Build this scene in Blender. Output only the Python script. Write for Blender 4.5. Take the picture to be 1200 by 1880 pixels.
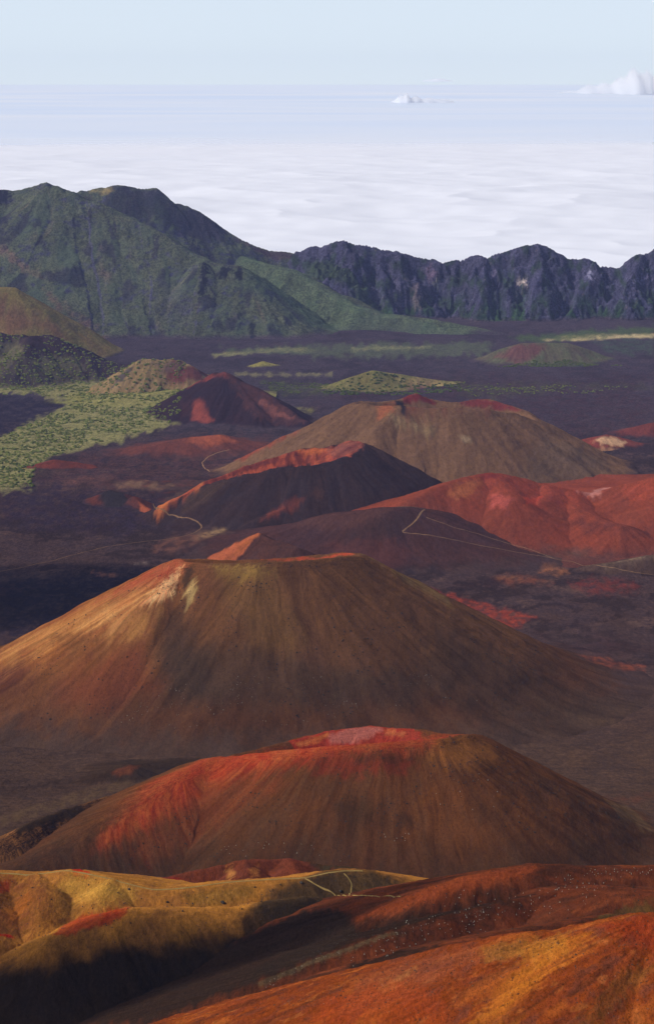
import bpy, math, random
import numpy as np

for o in list(bpy.data.objects):
    bpy.data.objects.remove(o)
SC = bpy.context.scene
COL = SC.collection
random.seed(7)
RNG = np.random.default_rng(11)

# ------------------------------------------------------------------ camera, sky, sun, exposure
F = 4000.0                       # focal length in photograph pixels (1200 x 1880)
PITCH = math.atan(785 / F)
cam_d = bpy.data.cameras.new('camera')
cam = bpy.data.objects.new('camera', cam_d)
COL.objects.link(cam)
cam.location = (0, 0, 0)
cam.rotation_euler = (math.pi / 2 - PITCH, 0, 0)
cam_d.sensor_width = 36.0
cam_d.lens = 36.0 * F / 1880
cam_d.clip_start = 1.0
cam_d.clip_end = 4.0e7
SC.camera = cam

SUN_EL = math.radians(40)
SUN_AZ = math.radians(102)       # degrees to the left of the view direction (+Y)
SUN_DIR = np.array([-math.sin(SUN_AZ) * math.cos(SUN_EL), math.cos(SUN_AZ) * math.cos(SUN_EL), math.sin(SUN_EL)])
world = bpy.data.worlds.new('World')
SC.world = world
world.use_nodes = True
wn = world.node_tree
bg = wn.nodes['Background']
sky = wn.nodes.new('ShaderNodeTexSky')
sky.sky_type = 'NISHITA'
sky.sun_disc = False
sky.sun_elevation = SUN_EL
sky.sun_rotation = -SUN_AZ
sky.altitude = 3000
sky.air_density = 0.65
sky.dust_density = 0.2
sky.ozone_density = 1.0
# milky air low over the whole horizon
tcw = wn.nodes.new('ShaderNodeTexCoord'); sxw = wn.nodes.new('ShaderNodeSeparateXYZ'); wn.links.new(tcw.outputs['Generated'], sxw.inputs[0])
mrw = wn.nodes.new('ShaderNodeMapRange'); mrw.interpolation_type = 'SMOOTHSTEP'
wn.links.new(sxw.outputs['Z'], mrw.inputs['Value'])
for k_, v_ in (('From Min', 0.0), ('From Max', 0.30), ('To Min', 0.85), ('To Max', 0.0)): mrw.inputs[k_].default_value = v_
mxw = wn.nodes.new('ShaderNodeMix'); mxw.data_type = 'RGBA'
wn.links.new(mrw.outputs[0], mxw.inputs[0]); wn.links.new(sky.outputs[0], mxw.inputs[6]); mxw.inputs[7].default_value = (6.8, 7.55, 8.35, 1)
wn.links.new(mxw.outputs[2], bg.inputs[0])
bg.inputs[1].default_value = 0.115
sun_d = bpy.data.lights.new('sun', 'SUN')
sun_d.energy = 4.2
sun_d.angle = math.radians(0.5)
sun_d.color = (1.0, 0.945, 0.865)
sun = bpy.data.objects.new('sun', sun_d)
COL.objects.link(sun)
from mathutils import Vector
sun.rotation_euler = Vector(SUN_DIR).to_track_quat('Z', 'Y').to_euler()
SC.view_settings.view_transform = 'Standard'
SC.view_settings.look = 'None'
SC.view_settings.gamma = 1.0
SC.view_settings.exposure = 0.0
SC.view_settings.use_curve_mapping = False
SC.render.engine = 'CYCLES'
cy = SC.cycles
cy.use_denoising = True
cy.max_bounces = 16
cy.diffuse_bounces = 2
cy.glossy_bounces = 1
cy.transmission_bounces = 2
cy.volume_bounces = 14
cy.transparent_max_bounces = 24

# ------------------------------------------------------------------ numpy helpers
SP, CP = math.sin(PITCH), math.cos(PITCH)


def slope_at(u, v):
    """direction through a picture point, as (x, z) per metre of depth"""
    b = (np.asarray(v, float) - 940) / F
    dy = CP - SP * b
    return (np.asarray(u, float) - 600) / F / dy, (-SP - CP * b) / dy


def P(u, v, D):
    sx, sz = slope_at(u, v)
    return np.array([sx * D, D, sz * D])


def smooth(a, b, x):
    t = np.clip((x - a) / (b - a), 0, 1)
    return t * t * (3 - 2 * t)


SAT = 1.0
BLUE = 1.0


def A(r, g, b, k=1.08):
    c = np.array([r, g, b], float) / 255
    c = np.where(c <= 0.04045, c / 12.92, ((c + 0.055) / 1.055) ** 2.4) * k
    m = c.mean()
    return np.clip(m + (c - m) * SAT, 0.3 * c.min(), 1) * np.array([1, 1, BLUE])


_PERM = np.random.default_rng(3).permutation(512).astype(np.int64)
_PERM = np.concatenate([_PERM, _PERM, _PERM]).astype(np.int32)
_GX = np.cos(np.arange(512) * 2.399).astype(np.float32)[_PERM]; _GY = np.sin(np.arange(512) * 2.399).astype(np.float32)[_PERM]


def perlin(x, y, seed=0):
    x, y = np.broadcast_arrays(np.asarray(x, float), np.asarray(y, float))
    xi = np.floor(x); yi = np.floor(y)
    fx = (x - xi).astype(np.float32); fy = (y - yi).astype(np.float32)
    xi = (xi.astype(np.int32) + seed * 57) & 511; yi = yi.astype(np.int32) & 511
    ux = fx * fx * fx * (fx * (fx * 6 - 15) + 10); uy = fy * fy * fy * (fy * (fy * 6 - 15) + 10)
    h0 = _PERM[xi] + yi; h1 = _PERM[(xi + 1) & 511] + yi
    a = _GX[h0] * fx + _GY[h0] * fy
    b = _GX[h1] * (fx - 1) + _GY[h1] * fy
    h0 = h0 + 1; h1 = h1 + 1
    c = _GX[h0] * fx + _GY[h0] * (fy - 1)
    d = _GX[h1] * (fx - 1) + _GY[h1] * (fy - 1)
    a = a + (b - a) * ux
    return (a + (c + (d - c) * ux - a) * uy) * np.float32(1.5)


def fbm(x, y, oct=4, seed=0, gain=0.5):
    s = 0; a = 1.0; n = 0
    for i in range(oct):
        s = s + a * perlin(x * 2 ** i, y * 2 ** i, seed + i); n += a; a *= gain
    return s / n


def ridged(x, y, oct=4, seed=0):
    s = 0; a = 1.0; n = 0
    for i in range(oct):
        s = s + a * (1 - np.abs(perlin(x * 2 ** i, y * 2 ** i, seed + i)) * 1.6); n += a; a *= 0.5
    return s / n


FLOOR_D = [-600, 0, 100, 300, 600, 1000, 1500, 2000, 2500, 3000, 4000, 5500, 7000, 8000, 9500, 12000]
FLOOR_Z = [120, -30, -140, -330, -500, -600, -690, -742, -800, -850, -928, -1002, -1043, -1060, -1072, -1085]

FLOOR_Z = [z_ + 0.0039 * max(d_, 0) for d_, z_ in zip(FLOOR_D, FLOOR_Z)]


def floor_z(x, y):
    z = np.interp(y, FLOOR_D, FLOOR_Z)
    z = (z + np.interp(y - 150, FLOOR_D, FLOOR_Z) + np.interp(y + 150, FLOOR_D, FLOOR_Z)) / 3
    amp = np.clip(y / 3000, 0.2, 1.6)
    z = z + amp * (9 * fbm(x / 520, y / 700, 4, 5) + 2.2 * fbm(x / 70, y / 90, 3, 9))
    return z


# ------------------------------------------------------------------ object helpers
def tag(o, label=None, cat=None, group=None, kind=None):
    if label: o['label'] = label
    if cat: o['category'] = cat
    if group: o['group'] = group
    if kind: o['kind'] = kind
    return o


def link_mesh(name, verts, faces, mat=None, smooth_shade=True):
    me = bpy.data.meshes.new(name)
    verts = np.asarray(verts, np.float32); faces = np.asarray(faces, np.int32)
    n = faces.shape[1]
    me.vertices.add(len(verts)); me.vertices.foreach_set('co', verts.ravel())
    me.loops.add(faces.size); me.loops.foreach_set('vertex_index', faces.ravel())
    me.polygons.add(len(faces))
    me.polygons.foreach_set('loop_start', np.arange(0, faces.size, n, dtype=np.int32))
    me.polygons.foreach_set('use_smooth', np.full(len(faces), smooth_shade))
    me.update(calc_edges=True)
    if mat: me.materials.append(mat)
    o = bpy.data.objects.new(name, me)
    COL.objects.link(o)
    return o


def set_col(me, name, rgb):
    a = me.attributes.new(name, 'FLOAT_COLOR', 'POINT')
    buf = np.ones((len(me.vertices), 4), np.float32); buf[:, :3] = np.clip(rgb, 0, 1)
    a.data.foreach_set('color', buf.ravel())


def set_vec(me, name, v):
    a = me.attributes.new(name, 'FLOAT_VECTOR', 'POINT')
    a.data.foreach_set('vector', np.asarray(v, np.float32).ravel())


# ------------------------------------------------------------------ materials
class NT:
    def __init__(self, name):
        self.m = bpy.data.materials.new(name); self.m.use_nodes = True
        self.t = self.m.node_tree; self.t.nodes.clear()
        self.out = self.n('ShaderNodeOutputMaterial')

    def n(self, kind, **kw):
        nd = self.t.nodes.new(kind)
        for k, v in kw.items():
            if k.startswith('i_'): nd.inputs[k[2:]].default_value = v
            else: setattr(nd, k, v)
        return nd

    def l(self, a, b): self.t.links.new(a, b)

    def noise(self, vec, scale, detail=4.0, rough=0.6, dist=0.0):
        nd = self.n('ShaderNodeTexNoise'); self.l(vec, nd.inputs['Vector'])
        nd.inputs['Scale'].default_value = scale; nd.inputs['Detail'].default_value = detail
        nd.inputs['Roughness'].default_value = rough; nd.inputs['Distortion'].default_value = dist
        return nd.outputs['Fac']

    def rng(self, val, a, b, c, d):
        nd = self.n('ShaderNodeMapRange'); self.l(val, nd.inputs['Value'])
        for k, x in zip(('From Min', 'From Max', 'To Min', 'To Max'), (a, b, c, d)): nd.inputs[k].default_value = x
        return nd.outputs['Result']

    def math(self, op, a, b=None):
        nd = self.n('ShaderNodeMath', operation=op)
        for i, x in enumerate((a, b)):
            if x is None: continue
            if isinstance(x, (int, float)): nd.inputs[i].default_value = x
            else: self.l(x, nd.inputs[i])
        return nd.outputs[0]

    def mix(self, fac, a, b, mode='MIX'):
        nd = self.n('ShaderNodeMix', data_type='RGBA', blend_type=mode)
        if isinstance(fac, (int, float)): nd.inputs[0].default_value = fac
        else: self.l(fac, nd.inputs[0])
        for i, x in ((6, a), (7, b)):
            if isinstance(x, tuple): nd.inputs[i].default_value = (*x, 1)
            else: self.l(x, nd.inputs[i])
        return nd.outputs[2]

    def scale(self, vec, s):
        nd = self.n('ShaderNodeVectorMath', operation='MULTIPLY'); self.l(vec, nd.inputs[0])
        nd.inputs[1].default_value = s
        return nd.outputs[0]


def terrain_mat(name, px, streak=0.5, grain=0.45, speck=0.5, bump=0.6, streak_len=0.08, veg=0.0, yf=0.3, near_px=None):
    """px = metres that one photograph pixel spans on this ground"""
    t = NT(name)
    col = t.n('ShaderNodeAttribute', attribute_name='Col').outputs['Color']
    col2 = t.n('ShaderNodeAttribute', attribute_name='Col2').outputs['Color']
    flow = t.n('ShaderNodeAttribute', attribute_name='flow').outputs['Vector']
    pos = t.n('ShaderNodeNewGeometry').outputs['Position']
    wide = t.noise(t.scale(pos, (1, yf, 1)), 1 / (55 * px), 5, 0.6)
    fine = t.noise(t.scale(pos, (1, yf, 1)), 1 / (5 * px), 4, 0.7)
    tiny = t.noise(t.scale(pos, (1, 0.5, 1)), 1 / (2.2 * px), 2, 0.6)
    if near_px:                      # the lava close by is broken more finely
        sy = t.n('ShaderNodeSeparateXYZ'); t.l(pos, sy.inputs[0])
        k = t.rng(sy.outputs['Y'], 2600, 4200, 0, 1)

        def blend(a, b):
            nd = t.n('ShaderNodeMix', data_type='FLOAT'); t.l(k, nd.inputs[0]); t.l(a, nd.inputs[2]); t.l(b, nd.inputs[3])
            return nd.outputs[0]
        fine = blend(t.rng(t.noise(t.scale(pos, (0.5, yf, 1)), 1 / (4 * near_px), 4, 0.65), 0, 1, 0.2, 0.8), fine)
        tiny = blend(t.rng(t.noise(t.scale(pos, (0.6, 0.5, 1)), 1 / (2.2 * near_px), 2, 0.6), 0, 1, 0.14, 1.0), tiny)
    st = t.noise(t.scale(flow, (1, 1, streak_len)), 1 / (9 * px), 4, 0.62)
    st2 = t.noise(t.scale(flow, (1, 1, streak_len * 0.6)), 1 / (34 * px), 4, 0.6)
    fac = t.math('ADD', t.math('MULTIPLY', st, 0.55), t.math('MULTIPLY', st2, 0.45))
    fac = t.math('ADD', fac, t.math('MULTIPLY', t.math('SUBTRACT', wide, 0.5), 0.6))
    c = t.mix(t.rng(fac, 0.40, 0.62, 0, 1), col, col2)
    if veg > 0:
        vc = t.n('ShaderNodeTexVoronoi'); t.l(t.scale(pos, (1, 0.55, 1)), vc.inputs['Vector'])
        vc.inputs['Scale'].default_value = 1 / (3.6 * px)
        vn = t.math('ADD', t.rng(vc.outputs['Distance'], 0.1, 0.65, -0.5, 0.5), t.rng(wide, 0.3, 0.7, -0.5, 0.5))
        k = t.rng(vn, -0.35, 0.4, 1 - veg, 1 + veg)
        c = t.mix(1.0, c, t.n('ShaderNodeCombineColor').outputs[0], 'MULTIPLY') if False else c
        vm = t.n('ShaderNodeVectorMath', operation='SCALE'); t.l(c, vm.inputs[0]); t.l(k, vm.inputs['Scale'])
        c = vm.outputs[0]
    g = t.math('MULTIPLY', t.rng(fine, 0.32, 0.68, 1 - grain, 1 + grain), t.rng(wide, 0.3, 0.7, 1 - grain * 0.6, 1 + grain * 0.6))
    g = t.math('MULTIPLY', g, t.rng(st, 0.34, 0.66, 1 - streak, 1 + streak))
    g = t.math('MULTIPLY', g, t.rng(tiny, 0.32, 0.47, 1 - speck, 1.0))
    vm = t.n('ShaderNodeVectorMath', operation='SCALE'); t.l(c, vm.inputs[0]); t.l(g, vm.inputs['Scale'])
    b = t.n('ShaderNodeBsdfDiffuse'); t.l(vm.outputs[0], b.inputs['Color']); b.inputs['Roughness'].default_value = 0.6
    bp = t.n('ShaderNodeBump'); bp.inputs['Strength'].default_value = bump; bp.inputs['Distance'].default_value = 3.0 * px
    h = t.math('ADD', t.math('MULTIPLY', fine, 1.0), t.math('ADD', t.math('MULTIPLY', tiny, 0.35), t.math('MULTIPLY', st, 0.8)))
    t.l(h, bp.inputs['Height']); t.l(bp.outputs[0], b.inputs['Normal'])
    t.l(b.outputs[0], t.out.inputs['Surface'])
    return t.m


def plain_mat(name, rgb, scale=1.0, var=0.35, bump=0.3, rough=0.9):
    t = NT(name)
    tc = t.n('ShaderNodeNewGeometry').outputs['Position']
    oi = t.n('ShaderNodeObjectInfo').outputs['Random']
    g = t.math('MULTIPLY', t.rng(t.noise(tc, scale, 4), 0.25, 0.75, 1 - var, 1 + var), t.rng(oi, 0, 1, 0.75, 1.25))
    rc = t.n('ShaderNodeRGB'); rc.outputs[0].default_value = (*rgb, 1)
    vm = t.n('ShaderNodeVectorMath', operation='SCALE'); t.l(rc.outputs[0], vm.inputs[0]); t.l(g, vm.inputs['Scale'])
    b = t.n('ShaderNodeBsdfDiffuse'); t.l(vm.outputs[0], b.inputs['Color'])
    t.l(b.outputs[0], t.out.inputs['Surface'])
    return t.m


# ------------------------------------------------------------------ landforms: every slope falls away from a crest line
FORMS = []


def densify(pts, step):
    out = []
    for a, b in zip(pts[:-1], pts[1:]):
        n = max(1, int(np.linalg.norm(b[:2] - a[:2]) / step))
        for i in range(n): out.append(a + (b - a) * i / n)
    out.append(pts[-1])
    return np.array(out)


class Form:
    """crests: list of dict(pts=[(u, v, depth)], slope, round, conc, closed)"""

    def __init__(self, name, crests, res=2.0, k=10.0, pad=1.15, gully=0.0, gl=30.0, rough=0.0, rl=60.0, crag=0.0,
                 kflow=None, dmin=None, base=floor_z, yres=2.2, reach=None, blur=0):
        self.name = name; self.base = base
        self.cs = []
        for c in crests:
            pts = [P(*p) for p in c['pts']]
            if c.get('closed'): pts.append(pts[0])
            D0 = np.mean([p[1] for p in pts])
            d = densify(pts, 1.6 * D0 / F if len(pts) > 1 else 1)
            if c.get('jag', 0):
                s = np.arange(len(d)); d[:, 2] += c['jag'] * D0 / F * (fbm(s / 22.0 + 0.3, s * 0 + 0.7, 2, 21) + 0.55 * fbm(s / 6.0 + 0.3, s * 0 + 5.7, 2, 23))
            self.cs.append((d, c.get('slope', 0.58), c.get('round', 4) * D0 / F, c.get('conc', 0)))
        allp = np.concatenate([c[0] for c in self.cs])
        D0 = allp[:, 1].mean(); self.D0 = D0; self.px = D0 / F
        self.k, self.gully, self.gl, self.rough, self.rl, self.crag = k, gully * self.px, gl * self.px, rough * self.px, rl * self.px, crag * self.px
        hmax = (allp[:, 2] - floor_z(allp[:, 0], allp[:, 1])).max()
        smin = min(c[1] for c in self.cs)
        R = reach * self.px if reach else pad * (hmax + k) / smin
        x0, x1 = allp[:, 0].min() - R, allp[:, 0].max() + R
        y0, y1 = allp[:, 1].min() - R, allp[:, 1].max() + R
        lim = 1900 * D0 / F * 0.5
        x0, x1 = max(x0, -lim), min(x1, lim)
        nx = max(8, int((x1 - x0) / (res * self.px))); ny = max(8, int((y1 - y0) / (yres * res * self.px)))
        self.xs = np.linspace(x0, x1, nx); self.ys = np.linspace(y0, y1, ny)
        X, Y = np.meshgrid(self.xs, self.ys)
        self.X, self.Y = X, Y
        self.kf = (kflow or 60) * self.px
        wx = X + self.rl * 0.12 * fbm(X / self.rl, Y / self.rl, 3, 31) if rough else X
        wy = Y + self.rl * 0.12 * fbm(X / self.rl, Y / self.rl, 3, 41) if rough else Y
        cp = np.concatenate([c[0] for c in self.cs])
        cs_ = np.concatenate([np.full(len(c[0]), c[1]) for c in self.cs]); cr = np.concatenate([np.full(len(c[0]), c[2]) for c in self.cs])
        cc = np.concatenate([np.full(len(c[0]), c[3] * self.px if c[3] else 1e7) for c in self.cs])

        def height(i, x, y):
            dist = np.hypot(x - cp[i, 0], y - cp[i, 1])
            dr = np.sqrt(dist * dist + cr[i] ** 2) - cr[i]
            return cp[i, 2] - cs_[i] * np.where(cc[i] < 1e6, cc[i] * (1 - np.exp(-dr / cc[i])), dr), dist
        st = 6                                   # coarse search, then refine among the neighbouring winners
        jy = np.unique(np.r_[0:ny:st, ny - 1]); jx = np.unique(np.r_[0:nx:st, nx - 1])
        gx_, gy_ = wx[np.ix_(jy, jx)], wy[np.ix_(jy, jx)]
        cb = np.full(gx_.shape, -1e9); ci = np.zeros(gx_.shape, np.int32)
        for i in range(len(cp)):
            zz, _ = height(i, gx_, gy_)
            m = zz > cb; cb[m] = zz[m]; ci[m] = i
        fj = np.minimum(np.arange(ny) // st, len(jy) - 2); fi = np.minimum(np.arange(nx) // st, len(jx) - 2)
        best = np.full(X.shape, -1e9); wi = np.zeros(X.shape, np.int32); bd = np.zeros(X.shape)
        for a, b in ((0, 0), (0, 1), (1, 0), (1, 1)):
            base_i = ci[np.ix_(fj + a, fi + b)]
            for off in (-4, 0, 4):
                ii = np.clip(base_i + off, 0, len(cp) - 1)
                zz, dd = height(ii, wx, wy)
                m = zz > best; best = np.where(m, zz, best); bd = np.where(m, dd, bd); wi = np.where(m, ii, wi)
        bi = cp[wi][..., :2]
        dx, dy = wx - bi[..., 0], wy - bi[..., 1]
        nn = np.hypot(dx, dy) + 1e-3
        fx, fy = bi[..., 0] + dx / nn * self.kf * np.minimum(1, nn / (0.3 * self.kf)), bi[..., 1] + dy / nn * self.kf * np.minimum(1, nn / (0.3 * self.kf))
        self.flow = np.stack([fx, fy, bd], -1); self.d = bd
        z = best
        if blur:                                 # creases between the crest lines slump smooth
            w = smooth(12 * self.px, 50 * self.px, bd); zb = z.copy()
            for _ in range(blur):
                p_ = np.pad(zb, 1, mode='edge'); zb = (p_[:-2, 1:-1] + p_[2:, 1:-1] + p_[1:-1, :-2] + p_[1:-1, 2:] + 2 * zb) / 6
            z = z * (1 - w) + zb * w
        if gully:
            gn = ridged(fx / self.gl + bd / self.gl * 0.05, fy / self.gl, 3, 51)
            gn2 = ridged(fx / (self.gl * 3.1), fy / (self.gl * 3.1) + bd / self.gl * 0.03, 2, 61)
            g = smooth(0.0, 70 * self.px, bd)
            z = z + self.gully * g * (0.6 * (gn - 0.75) + 1.0 * (gn2 - 0.75))
        if rough:
            z = z + self.rough * fbm(X / self.rl, Y / self.rl, 5, 71) * smooth(-5 * self.px, 25 * self.px, bd)
        if crag:
            z = z + self.crag * (ridged(X / (18 * self.px), Y / (18 * self.px), 4, 81) - 0.7) * smooth(0, 30 * self.px, bd)
        b = base(X, Y)
        self.fl = b
        kk = self.k * self.px
        h = np.clip(0.5 + 0.5 * (z - b) / kk, 0, 1)
        self.Z = b + (z - b) * h + kk * h * (1 - h)
        self.raw = z
        FORMS.append(self)

    def at(self, x, y):
        fx = (np.asarray(x, float) - self.xs[0]) / (self.xs[1] - self.xs[0]); fy = (np.asarray(y, float) - self.ys[0]) / (self.ys[1] - self.ys[0])
        ok = (fx >= 0) & (fx < len(self.xs) - 1) & (fy >= 0) & (fy < len(self.ys) - 1)
        i = np.clip(fx.astype(int), 0, len(self.xs) - 2); j = np.clip(fy.astype(int), 0, len(self.ys) - 2)
        a = np.clip(fx - i, 0, 1); b = np.clip(fy - j, 0, 1)
        Z = self.Z
        z = (Z[j, i] * (1 - a) + Z[j, i + 1] * a) * (1 - b) + (Z[j + 1, i] * (1 - a) + Z[j + 1, i + 1] * a) * b
        return np.where(ok, z, -1e9)

    def hit(self, u, v):
        return march(lambda x, y: np.maximum(self.at(x, y), self.base(x, y) - 1), u, v, self.ys[0], self.ys[-1], 700)


def march(fn, u, v, y0, y1, n=900):
    sx, sz = slope_at(u, v)
    D = np.linspace(y0, y1, n)
    gap = sz * D - fn(sx * D, D)
    below = np.nonzero(gap <= 0)[0]
    if len(below):
        i = below[0]
        if i > 0:
            t = gap[i - 1] / (gap[i - 1] - gap[i] + 1e-9); d = D[i - 1] + t * (D[i] - D[i - 1])
        else: d = D[0]
    else: d = D[np.argmin(gap / D)]
    return np.array([sx * d, d])


def floor_hit(u, v):
    return march(floor_z, u, v, 600, 10400, 2600)


def all_z(x, y):
    z = floor_z(x, y)
    for f in FORMS: z = np.maximum(z, f.at(x, y))
    return z


def scene_hit(u, v, y0=700, y1=10400):
    p = march(all_z, u, v, y0, y1, 3000)
    return march(all_z, u, v, max(p[1] - 30, y0), p[1] + 30, 60)


# ------------------------------------------------------------------ colour zones of the ground, each laid out on the ground (x, y in metres)
def seg_dist(px, py, ax, ay, bx, by):
    vx, vy = bx - ax, by - ay
    t = np.clip(((px - ax) * vx + (py - ay) * vy) / (vx * vx + vy * vy + 1e-9), 0, 1)
    return np.hypot(px - ax - t * vx, py - ay - t * vy)


def zone_mask(hit, X, Y, pts, soft, wob=0.0, line=None, seed=0, wl=14.0, flow=None):
    """pts are picture points dropped onto the ground; returns a mask over the ground points X, Y"""
    G = np.array([hit(u, v) for u, v in pts])
    D0 = G[:, 1].mean(); px = D0 / F
    cu, cv = np.mean(pts, axis=0)
    a, b = hit(cu, cv - 4)[1], hit(cu, cv + 4)[1]
    ky = float(np.clip(abs(a - b) / 8, px * 1.0, px * 9.0))
    gx, gy = G[:, 0] / px, G[:, 1] / ky
    m = np.zeros(X.shape)
    ext = soft + wob * 1.5 + (line or 0) + 2
    x, y = X / px, Y / ky
    box = (x > gx.min() - ext) & (x < gx.max() + ext) & (y > gy.min() - ext) & (y < gy.max() + ext)
    if not box.any(): return m
    x, y = x[box], y[box]
    d = np.full(x.shape, 1e9)
    n = len(gx)
    for i in range(n - 1 if line else n):
        j = (i + 1) % n
        d = np.minimum(d, seg_dist(x, y, gx[i], gy[i], gx[j], gy[j]))
    if line:
        sd = line - d
    else:
        ins = np.zeros(x.shape, bool)
        for i in range(n):
            j = (i + 1) % n
            if abs(gy[j] - gy[i]) < 1e-9: continue
            c = ((gy[i] > y) != (gy[j] > y)) & (x < (gx[j] - gx[i]) * (y - gy[i]) / (gy[j] - gy[i]) + gx[i])
            ins ^= c
        sd = np.where(ins, d, -d)
    if wob:
        if flow is not None:
            fl = flow[box] / px
            sd = sd + wob * (fbm(fl[:, 0] / wl, fl[:, 1] / wl + fl[:, 2] / wl * 0.08, 3, seed + 3) * 1.6 + 0.5 * fbm(x / wl, y / wl, 3, seed + 8))
        else:
            sd = sd + wob * 1.6 * fbm(x / wl, y / wl, 4, seed + 3)
    m[box] = smooth(-soft, soft, sd)
    return m


def ell(u, v, ru, rv, n=14, rot=0):
    c, s = math.cos(math.radians(rot)), math.sin(math.radians(rot))
    return [(u + ru * math.cos(a) * c - rv * math.sin(a) * s, v + ru * math.cos(a) * s + rv * math.sin(a) * c)
            for a in np.linspace(0, 2 * math.pi, n, endpoint=False)]


def paint(col, col2, hit, X, Y, zones, flow=None, brk=0.0):
    for k, z in enumerate(zones):
        pts, c = z[0], z[1]
        o = dict(soft=6, op=1.0, wob=6, line=None, wl=14.0, c2=None, fl=False, brk=brk)
        o.update(z[2] if len(z) > 2 else {})
        m = zone_mask(hit, X, Y, pts, o['soft'], o['wob'], o['line'], k * 7, o['wl'], flow if o['fl'] else None)[..., None] * o['op']
        if o['brk'] and m.any():
            px_ = Y / F
            m = m * (1 - o['brk'] * (1 - smooth(-0.25, 0.2, fbm(X / (15 * px_), np.log(np.maximum(Y, 300)) * 95, 4, k + 5)))[..., None])
        c = np.array(c); c2 = np.array(o['c2']) if o['c2'] is not None else c * 0.82
        col[:] = col * (1 - m) + c * m
        col2[:] = col2 * (1 - m) + c2 * m


LAVA = A(76, 56, 50); LAVA2 = A(58, 44, 44)
RUST = A(112, 50, 38); BROWN = A(84, 56, 42); TAN = A(176, 156, 108)


def floor_colours(X, Y):
    n = fbm(X / 260, Y / 420, 5, 101); n2 = fbm(X / 90, Y / 160, 4, 111)
    col = LAVA + (A(74, 48, 48) - LAVA) * smooth(0.05, 0.5, n)[..., None] * 0.7
    col2 = LAVA2 + (A(58, 46, 44) - LAVA2) * smooth(0.1, 0.6, n2)[..., None] * 0.7
    w1 = fbm(X / 300 + 2 * n2, Y / 500 + 1.5 * n, 4, 151); w2 = fbm(X / 120 + 1.5 * n, Y / 260, 4, 161)
    fl = smooth(0.04, 0.10, w1)[..., None]
    col = col * (1 - 0.42 * fl); col2 = col2 * (1 - 0.38 * fl)
    dr = (smooth(0.16, 0.34, w2) * smooth(0.1, -0.1, w1))[..., None] * 0.6
    col = col * (1 - dr) + A(104, 78, 64) * dr; col2 = col2 * (1 - dr) + A(80, 58, 50) * dr
    far = smooth(5200, 7200, Y)[..., None] * 0.8  # grey violet of distance haze put into the far lava colour
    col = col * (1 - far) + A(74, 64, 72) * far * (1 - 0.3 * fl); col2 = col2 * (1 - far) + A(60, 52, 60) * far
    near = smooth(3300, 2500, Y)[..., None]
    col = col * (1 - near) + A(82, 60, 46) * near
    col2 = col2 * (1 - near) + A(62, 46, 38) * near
    return col, col2


EXEC = []
exec_forms = {}


def build(form, name, base_col, base_col2, zones, mat, label=None, blend=(0.5, 14), keep=0.25, cover=None, zcol=None, clip=None):
    X, Y, Z = form.X, form.Y, form.Z
    c = np.zeros((*X.shape, 3)); c2 = np.zeros_like(c)
    n = fbm(form.flow[..., 0] / (40 * form.px), form.flow[..., 1] / (40 * form.px) + form.d / (400 * form.px), 4, 131)[..., None]
    c[:] = np.array(base_col) * (1 + 0.22 * n); c2[:] = np.array(base_col2) * (1 + 0.22 * n)
    if zcol: zcol(form, c, c2)
    h = Z - form.fl
    if blend[1] > 0:
        fc, fc2 = floor_grid_colours(X, Y)
        m = smooth(blend[0] * form.px, blend[1] * form.px, h + form.px * blend[1] * 0.5 * fbm(X / (25 * form.px), Y / (50 * form.px), 3, 17))[..., None]
        c = fc * (1 - m) + c * m; c2 = fc2 * (1 - m) + c2 * m
    paint(c, c2, form.hit, X, Y, zones, form.flow)
    ny, nx = X.shape
    idx = np.arange(nx * ny).reshape(ny, nx)
    hk = h > keep * form.px
    fm = hk[:-1, :-1] | hk[1:, :-1] | hk[:-1, 1:] | hk[1:, 1:]
    if clip is not None:
        cm = clip(X, Y, Z); fm &= (cm[:-1, :-1] & cm[1:, 1:])
    q = np.stack([idx[:-1, :-1], idx[:-1, 1:], idx[1:, 1:], idx[1:, :-1]], -1)[fm]
    used = np.zeros(nx * ny, bool); used[q.ravel()] = True
    rm = np.cumsum(used) - 1
    Zs = Z - 1.6 * (1 - smooth(keep * form.px, keep * form.px + 1.3, h)) if blend[1] > 0 else Z
    V = np.stack([X, Y, Zs], -1).reshape(-1, 3)[used]
    o = link_mesh(name, V, rm[q], mat)
    set_col(o.data, 'Col', c.reshape(-1, 3)[used]); set_col(o.data, 'Col2', c2.reshape(-1, 3)[used])
    set_vec(o.data, 'flow', form.flow.reshape(-1, 3)[used])
    tag(o, label, kind='structure')
    return o


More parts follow.
